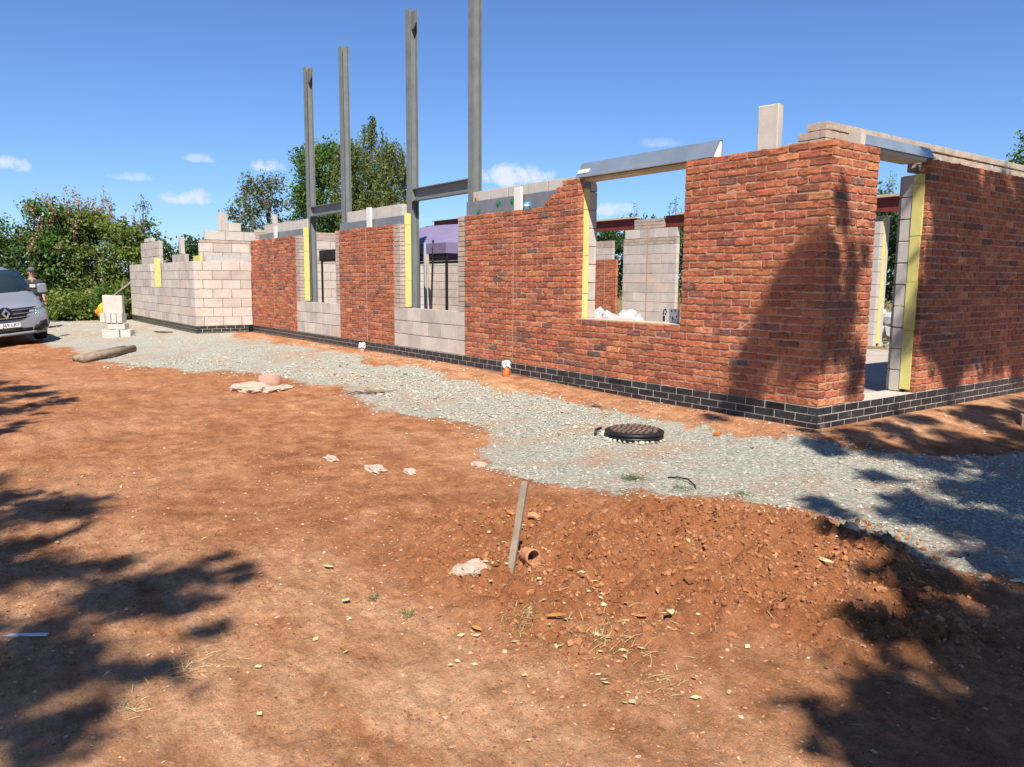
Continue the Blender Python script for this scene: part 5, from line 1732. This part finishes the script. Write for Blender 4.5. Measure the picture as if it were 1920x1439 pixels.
def dry_heads(zs, n, wid, nspray=26):
    def f(t, b, rg):
        P = []
        mb = MB()
        for k in range(nspray):
            x, y = rg.normal(0, wid), rg.normal(0, wid)
            z = zs + rg.uniform(-1.2, .25) - .35 * (x * x + y * y)
            L = rg.uniform(.3, .6)
            dx, dy = rg.normal(0, .14), rg.normal(0, .14)
            mb.tube([(x - dx, y - dy, z - .5), (x, y, z), (x + dx, y + dy, z + L)], [.006, .005, .003], 4)
            m = rg.uniform(0, 1, (n, 1))
            P.append(np.array([[x, y, z]]) + m * np.array([[dx, dy, L]]) + rg.normal(0, .05, (n, 3)))
        V, F = leaf_quads(np.concatenate(P), .085, rg)
        link('dry_flower_heads', mesh_np('dry_flower_heads', V, F, M['leaf_dry']), t)['kind'] = 'stuff'
        mb.build('flower_stems', M['bark'], t)
    return f


def shoots(zs, n, wid, mat, hgt=(.5, 1.3)):
    def f(t, b, rg):
        P = []
        mb = MB()
        for k in range(n):
            x, y = rg.uniform(-wid, wid), rg.normal(0, .35)
            L = rg.uniform(*hgt)
            dx, dy = rg.normal(0, .12), rg.normal(0, .12)
            mb.tube([(x, y, zs - .5), (x + dx * .5, y + dy * .5, zs + L * .45), (x + dx, y + dy, zs + L)], [.012, .009, .004], 4)
            m = rg.uniform(0, 1, (22, 1)) ** .8
            P.append(np.array([[x, y, zs - .4]]) + m * np.array([[dx, dy, L + .4]]) + rg.normal(0, .07, (22, 3)))
        mb.build('shoots', M['bark'], t)
        V, F = leaf_quads(np.concatenate(P), .085, rg)
        link('shoot_leaves', mesh_np('shoot_leaves', V, F, M[mat]), t)
    return f


HG = 'shrubs of the hedge behind the van'
shr = [(-28.6, -8.3, 3.5, 1.7, 'leaf_lite', 'light green hedge shrub left of the frame edge behind the van', None),
       (-27.9, -5.3, 3.3, 1.5, 'leaf', 'green hedge shrub directly above the van roof', None),
       (-26.9, -3.75, 2.95, 1.15, 'leaf_dark', 'dark hedge shrub just right of the van windscreen', None),
       (-26.6, -2.95, 3.75, 1.15, 'leaf', 'tall hedge shrub with brown flower heads behind the standing person', dry_heads(3.85, 34, .62, 64)),
       (-26.2, -1.85, 3.55, 1.05, 'leaf_lite', 'hedge shrub topped with brown flower heads above the loose block stack', dry_heads(3.75, 30, .5, 46)),
       (-25.3, -.95, 3.2, .95, 'leaf_lite', 'thin leggy shrub in the hedge next to the wing', None),
       (-25.0, .15, 2.75, 1.2, 'leaf_dark', 'low dark shrub behind the far end of the wing', None),
       (-26.5, 1.9, 2.6, 1.4, 'leaf_dark', 'dark shrub behind the middle of the wing wall', None),
       (-28.5, 4.2, 2.5, 1.6, 'leaf_dark', 'dark shrub behind the upper inner wall of the wing', None)]
for k, (x, y, h, w, m_, lb, ex) in enumerate(shr):
    g_ = gz(x, y)
    cl = blob(x, y, g_ + .05, h - .25, w, 54, rv, (.30, .58), .62)
    plant('hedge_shrub', (x, y, g_), lb, 'shrub', HG, h * .8, .07, cl, 900, .125, m_, 500 + k, limbs=12, fill=2.2, extra=ex)
# low skirts so that the hedge closes at the ground
for k, (x, y, w, lb) in enumerate(((-26.2, -4.3, .8, 'low bramble bush at the hedge foot behind the person'), (-25.6, -2.7, .85, 'low bramble bush at the hedge foot left of the block stack'), (-24.9, -1.7, .7, 'low bramble bush between the block stack and the wing'))):
    g_ = gz(x, y)
    plant('bramble', (x, y, g_), lb, 'shrub', 'low brambles at the hedge foot', .6, .03, blob(x, y, g_ + .05, g_ + .9, w, 26, rv, (.22, .4), 0.7), 1200, .10, 'leaf' if k != 1 else 'leaf_lite', 540 + k, limbs=4)
tt = plant('sapling', (-24.9, -.62, gz(-24.9, -.62)), 'thin grey leaved sapling rising above the hedge', 'tree', None, 3.6, .03, blob(-24.9, -.62, 2.6, 4.0, .42, 22, rv, (.10, .22), .4), 420, .075, 'leaf_grey', 560, limbs=14)
# dead pale branches thrown on the hedge
for k in range(3):
    rg = np.random.default_rng(600 + k)
    mb = MB()
    b = Vector((-24.35 + .12 * k, -1.75 + .3 * k, .55 + .25 * k))
    e = b + Vector((.25, 1.1, .75))
    mb.tube([b, b.lerp(e, .5) + Vector((0, 0, .1)), e], [.035, .025, .01], 6)
    for j in range(6):
        s_ = b.lerp(e, .25 + .12 * j)
        mb.tube([s_, s_ + Vector((rg.normal(0, .2), rg.uniform(.1, .5), rg.uniform(.1, .55)))], [.014, .005], 5)
    tag(mb.build('dead_branch', M['bark_pale']), ('lowest dead pale branch lying against the hedge', 'middle dead pale branch lying against the hedge', 'upper dead pale branch lying against the hedge by the wing')[k], 'branch')

# trees beyond the house
cl = blob(-41.6, 9.1, 3.0, 7.0, 2.1, 60, rv, (.35, .75), .45) + blob(-40.6, 10.6, 2.6, 5.6, 1.2, 26, rv, (.3, .6), .5)
plant('birch_tree', (-41.3, 9.4, -.25), 'open grey green birch left of the steel posts', 'tree', 'trees beyond the house', 6.2, .13, cl, 260, .17, 'leaf_grey', 620, droop=.8, limbs=26)
cl = blob(-37.0, 10.9, 1.0, 8.2, 1.75, 80, rv, (.45, .85), .6)
plant('broadleaf_tree', (-37.0, 10.9, -.25), 'dark broadleaf tree between the two left steel posts', 'tree', 'trees beyond the house', 7.0, .18, cl, 480, .17, 'leaf', 621, limbs=22)


def weeping(t, b, rg):
    P = []
    for k in range(620):
        h = rg.uniform(.2, 1) ** .62
        if h > .84 and rg.uniform() < .9: h = rg.uniform(.3, .84)
        a = rg.uniform(0, 6.283)
        R = (1.75 * (1 - sstep(.80, .97, h)) ** .6 * (.85 + .25 * sstep(.2, .5, h)) + .10) * rg.uniform(.35, 1.02)
        z0 = 1.2 + h * 8.6
        L = rg.uniform(.9, 2.6) * (1 - .4 * h)
        m = rg.uniform(0, 1, (42, 1))
        P.append(np.array([[R * math.cos(a), R * math.sin(a), z0]]) + m * np.array([[.10 * math.cos(a), .10 * math.sin(a), -L]]) + rg.normal(0, .075, (42, 3)))
    V, F = leaf_quads(np.concatenate(P), .15, rg, 0, np.array([0, 0, -1.2]), .42)
    link('hanging_twigs', mesh_np('hanging_twigs', V, F, M['leaf_birch']), t)


plant('weeping_tree', (-33.4, 12.2, -.25), 'tall weeping birch with hanging olive foliage behind the posts', 'tree', 'trees beyond the house', 9.4, .16, blob(-33.4, 12.2, 2, 7.8, 1.35, 50, rv, (.3, .7), .7), 300, .15, 'leaf_birch', 622, droop=.9, limbs=26, extra=weeping)
cl = blob(-38.6, 8.6, .2, 4.0, 1.6, 40, rv, (.4, .7), .5)
plant('grey_bush', (-38.6, 8.6, -.25), 'pale grey green bush under the birch, above the wing', 'shrub', None, 2.5, .06, cl, 600, .13, 'leaf_grey', 623)
cl = blob(-35.5, 13.5, .2, 4.6, 2.2, 40, rv, (.5, .9), .6)
plant('broadleaf_bush', (-35.4, 13.4, -.25), 'dark bush at the foot of the weeping birch', 'shrub', None, 3, .08, cl, 500, .16, 'leaf_dark', 624)
cl = blob(-12.6, 38.2, 2.5, 8.7, 1.9, 40, rv, (.4, .8), .35)
plant('tall_tree', (-12.6, 38.2, -.25), 'tree top showing above the end wall at the far right', 'tree', 'trees beyond the house', 7.5, .16, cl, 300, .2, 'leaf', 625, limbs=18)
cl = blob(-16.9, 36.5, 2.5, 8.0, 1.0, 18, rv, (.25, .5), .35)
plant('tall_tree', (-16.9, 36.5, -.25), 'slim tree tip peeping over the door lintel wall', 'tree', 'trees beyond the house', 7.3, .1, cl, 110, .2, 'leaf', 626, limbs=10)

# tall hedge along the back boundary
for k in range(11):
    x, y = -33.5 + 3.1 * k, 19.6 + .5 * math.sin(k * 2.1)
    h = 3.95 + .25 * math.sin(k * 1.7)
    cl = []
    for j in range(46):
        cl.append((x + rv.uniform(-1.75, 1.75), y + rv.normal(0, .55), .5 + (h - .7) * rv.uniform(0, 1) ** .8, rv.uniform(.4, .7), rv.uniform(.35, .6)))
    plant('boundary_hedge', (x, y, -.25), 'first second third fourth fifth sixth seventh eighth ninth tenth eleventh'.split()[k] + ' dark hedge section from the left along the back boundary', 'hedge', 'sections of the back boundary hedge', h * .7, .08, cl, 520, .16, 'leaf_dark', 640 + k, limbs=10, extra=shoots(h - .2, 9, 1.6, 'leaf', (.4, 1.2)))

# dry grass between the house and the back hedge
rg = np.random.default_rng(3)
n = 9000
x, y = rg.uniform(-34, 2, n), rg.uniform(13.5, 19, n)
z = ground_z0(x, y)
h = rg.uniform(.35, .95, n) * sstep(13, 15.5, y)
lx, ly = rg.normal(0, .16, n), rg.normal(0, .16, n)
w = rg.uniform(.008, .02, n)
V = np.stack([np.stack([x - w, y, z], -1), np.stack([x + w, y, z], -1), np.stack([x + lx + w * .3, y + ly, z + h], -1), np.stack([x + lx - w * .3, y + ly, z + h], -1)], 1).reshape(-1, 3)
tag(link('long_grass', mesh_np('long_grass', V, np.arange(4 * n).reshape(n, 4), M['grass_dry'])), 'tall dry yellow grass in front of the back hedge', 'grass', kind='stuff')


# trees around the photographer: their crowns throw the broken shade
def overhead(name, base, label, shade, h_of, per, leaf, seed, trunk_top, trunk_h, thick=1, extra_cl=[]):
    """shade: (x, y, z, r) spots that lie in this crown's shadow"""
    rg = np.random.default_rng(seed)
    cl = []
    for i, (x, y, z, r) in enumerate(shade):
        x, y, z = x + rg.normal(0, .08), y + rg.normal(0, .08), z + rg.normal(0, .05)
        t_ = h_of(i, rg) / SUN.z
        cl.append((x + SUN.x * t_, y + SUN.y * t_, z + SUN.z * t_, r, r * .8))
        for q in range(thick):  # further clumps up the same sun ray, added to cut the skylight below
            t_ += rg.uniform(1.0, 2.4)
            cl.append((x + SUN.x * t_, y + SUN.y * t_, z + SUN.z * t_, r * rg.uniform(.75, 1.0), r * .75))
    cl += extra_cl
    plant(name, base, label, 'tree', 'trees behind the camera whose shade falls into view', trunk_h, .22, cl, per, leaf, 'leaf', seed, limbs=24, fill=1.8, trunk_top=trunk_top)


right = [(0, 1.9 + .42 * (k % 9) + .2 * ((k // 9) % 2), 2.2 - .42 * (k // 9), .29) for k in range(45) if k % 7 != 3] + [(0, 0, 1.60, .16), (-.02, 0, 1.42, .15), (-.12, 0, 1.45, .19), (-.22, 0, 1.22, .22), (.0, .12, 1.35, .2), (-.08, 0, 1.0, .26), (-.36, 0, .95, .24), (-.22, 0, .72, .26), (-.5, 0, .62, .22), (-.02, .25, .85, .24), (-.1, .05, .55, .2),
         (-.40, 0, .38, .24), (-.68, 0, .36, .18), (-.85, 0, .14, .16), (-.55, 0, .10, .16), (-.25, 0, .22, .14), (-1.12, 0, -.1, .11), (-1.0, -.2, -.2, .14), (0, .5, 1.25, .15), (0, .62, .95, .15), (0, .45, .55, .14), (0, .7, .35, .12), (0, .7, 1.5, .1), (0, .55, .1, .12),
         (0, 1.95, 2.2, .22), (0, 2.1, 1.75, .3), (0, 2.05, 1.2, .3), (0, 2.35, .75, .3), (0, 2.6, 2.1, .3), (0, 2.75, 1.4, .34), (0, 2.9, .8, .32), (0, 2.65, .3, .25), (0, 3.2, 1.95, .32), (0, 3.35, 1.2, .34), (0, 3.3, .5, .3), (0, 3.75, 1.6, .34), (0, 3.85, .85, .34), (0, 4.2, 2.0, .3), (0, 4.35, 1.2, .36), (0, 4.3, .4, .3), (0, 4.9, 1.7, .4), (0, 5.0, .8, .4), (0, 5.6, 1.4, .5), (0, 6.3, 1.2, .5),
         (.25, -.35, -.3, .22), (.65, -.1, -.3, .3), (.7, .6, -.3, .35), (1.1, .15, -.3, .3), (1.2, 1.0, -.3, .4), (1.7, .6, -.3, .35), (1.0, 1.9, -.3, .4), (1.9, 1.6, -.3, .5), (.8, 2.9, -.3, .4), (.95, -.62, -.35, .2), (1.45, -.45, -.35, .3), (1.95, -.25, -.35, .35), (2.5, .2, -.35, .45), (1.25, -1.05, -.35, .16), (1.7, -.95, -.35, .26), (2.2, -.8, -.35, .34), (2.7, -.6, -.35, .4), (1.55, -1.45, -.37, .18), (2.0, -1.4, -.37, .28), (2.5, -1.3, -.37, .34), (3.0, -1.1, -.37, .4),
         (.92, -1.72, -.37, .13), (1.2, -1.85, -.37, .13), (1.45, -2.05, -.37, .14), (1.75, -2.15, -.37, .16), (2.3, -1.9, -.37, .2), (2.1, -2.35, -.37, .2), (2.55, -2.3, -.37, .26), (2.95, -1.9, -.37, .34), (2.15, -2.75, -.37, .13), (2.5, -2.8, -.38, .24), (2.95, -2.6, -.38, .3), (2.35, -3.1, -.38, .16), (2.7, -3.25, -.38, .24), (3.1, -3.2, -.38, .3), (2.55, -3.55, -.4, .17), (2.9, -3.75, -.4, .24), (3.3, -3.8, -.4, .3), (2.9, -4.1, -.4, .15), (3.2, -4.4, -.4, .25), (3.6, -2.9, -.4, .5), (3.6, -1.8, -.4, .5), (3.4, -.6, -.4, .5), (3.0, .6, -.4, .5), (2.6, 1.6, -.4, .5)]
right += [(.3, .25, -.2, .22), (.55, .8, -.2, .3), (.35, 1.4, -.2, .26), (.6, 2.1, -.2, .35), (.3, 2.7, -.2, .28), (.5, 3.6, -.2, .4), (.15, -.12, -.2, .14), (.45, -.45, -.3, .16)]
right = [(x, y, z, r * (1.3 if z < -.2 and x > 1.15 else 1.0)) for x, y, z, r in right] + [(1.5, .05, -.3, .3), (1.3, .55, -.3, .35), (2.1, .5, -.3, .4), (2.3, -.3, -.35, .35), (2.9, -.2, -.35, .45), (1.85, -.6, -.35, .25), (2.65, -1.65, -.37, .3), (3.1, -2.2, -.37, .35), (2.75, -2.95, -.38, .25), (3.05, -3.5, -.4, .3), (2.7, -3.9, -.4, .2), (3.15, -4.05, -.4, .3)]
# more crown clumps, added out of view to block skylight from the right
rest = []
while len(rest) < 150:
    x, y, z, r = rv.uniform(4.5, 11.5), rv.uniform(-6, 6), rv.uniform(4.6, 10.5), rv.uniform(.35, .7)
    h = z + .4
    if x - .686 * h - r > 3.0 and (x - 8) ** 2 / 14 + y ** 2 / 34 + (z - 7.3) ** 2 / 10 < 1:
        rest.append((x, y, z, r, r * .8))
overhead('overhanging_tree', (8.3, -.6, -.4), 'tree right of the camera shading the house corner', right, lambda i, rg: rg.uniform(5.6, 8.0), 1500, .13, 700, (7.3, -1.0, 7.0), 7.0, 2, rest)
left = [(-.15, -5.78, -.4, .20), (.1, -5.62, -.4, .18), (.33, -5.50, -.4, .13), (-.1, -5.5, -.4, .14), (-.25, -5.27, -.4, .09), (.15, -5.35, -.4, .07), (-.42, -5.98, -.4, .22), (-.7, -6.2, -.4, .25), (.05, -5.9, -.4, .13), (.45, -5.68, -.4, .09),
        (.55, -6.02, -.4, .15), (.80, -5.92, -.4, .11), (.28, -6.2, -.4, .18), (.7, -6.15, -.4, .13), (.95, -6.12, -.4, .08), (0, -6.4, -.4, .2), (.55, -6.4, -.4, .18), (1.1, -6.35, -.4, .16), (1.3, -6.2, -.4, .10), (1.45, -6.4, -.4, .15), (1.05, -5.85, -.4, .04),
        (-1.9, -5.98, -.4, .22), (-1.6, -6.2, -.4, .22), (-2.0, -5.7, -.4, .14), (-2.05, -5.5, -.4, .08), (-2.4, -6.1, -.4, .28), (-1.2, -6.35, -.4, .22), (-2.9, -6.4, -.4, .3), (-.6, -6.6, -.4, .3), (-1.5, -6.7, -.4, .3), (.3, -6.8, -.4, .3), (1.2, -6.9, -.4, .3), (-2.4, -7, -.4, .4)]
left = [(x, y, z, r * 1.22) for x, y, z, r in left] + [(-.28, -5.62, -.4, .2), (.22, -5.72, -.4, .16), (-.55, -5.8, -.4, .2), (.42, -6.1, -.4, .2), (.62, -5.98, -.4, .16), (.85, -6.3, -.4, .2), (-.95, -6.35, -.4, .3), (-1.75, -5.8, -.4, .2), (-2.3, -5.8, -.4, .25), (-1.4, -6.05, -.4, .16), (-.05, -5.3, -.4, .1), (.2, -6.45, -.4, .25)]
overhead('overhanging_tree', (4.0, -11.4, -.4), 'tree behind the camera shading the lower left of the earth', left, lambda i, rg: rg.uniform(6.5, 9.0), 1900, .12, 701, (4.6, -9.6, 8.4), 8.6, 1)
far_left = [(-6.75, -5.25, -.4, .14), (-7.3, -5.4, -.4, .26), (-8.0, -5.5, -.4, .32), (-8.8, -5.7, -.4, .4), (-9.7, -5.8, -.4, .45), (-6.7, -5.55, -.4, .16), (-6.2, -5.6, -.4, .13), (-6.6, -5.9, -.4, .3), (-5.5, -5.78, -.4, .16), (-5.3, -6.0, -.4, .25), (-4.8, -6.1, -.4, .25), (-6.0, -6.2, -.4, .35), (-7.5, -6.2, -.4, .5), (-9, -6.5, -.4, .6), (-10.5, -6.3, -.4, .6), (-11.5, -6.6, -.4, .6), (-5, -6.6, -.4, .4), (-4.3, -6.5, -.4, .3)]
overhead('overhanging_tree', (-3.0, -11.2, -.4), 'tree left of the camera shading the left edge of the earth', far_left, lambda i, rg: rg.uniform(6.0, 8.5), 1300, .14, 702, (-3.2, -9.6, 7.8), 8.0, 1)
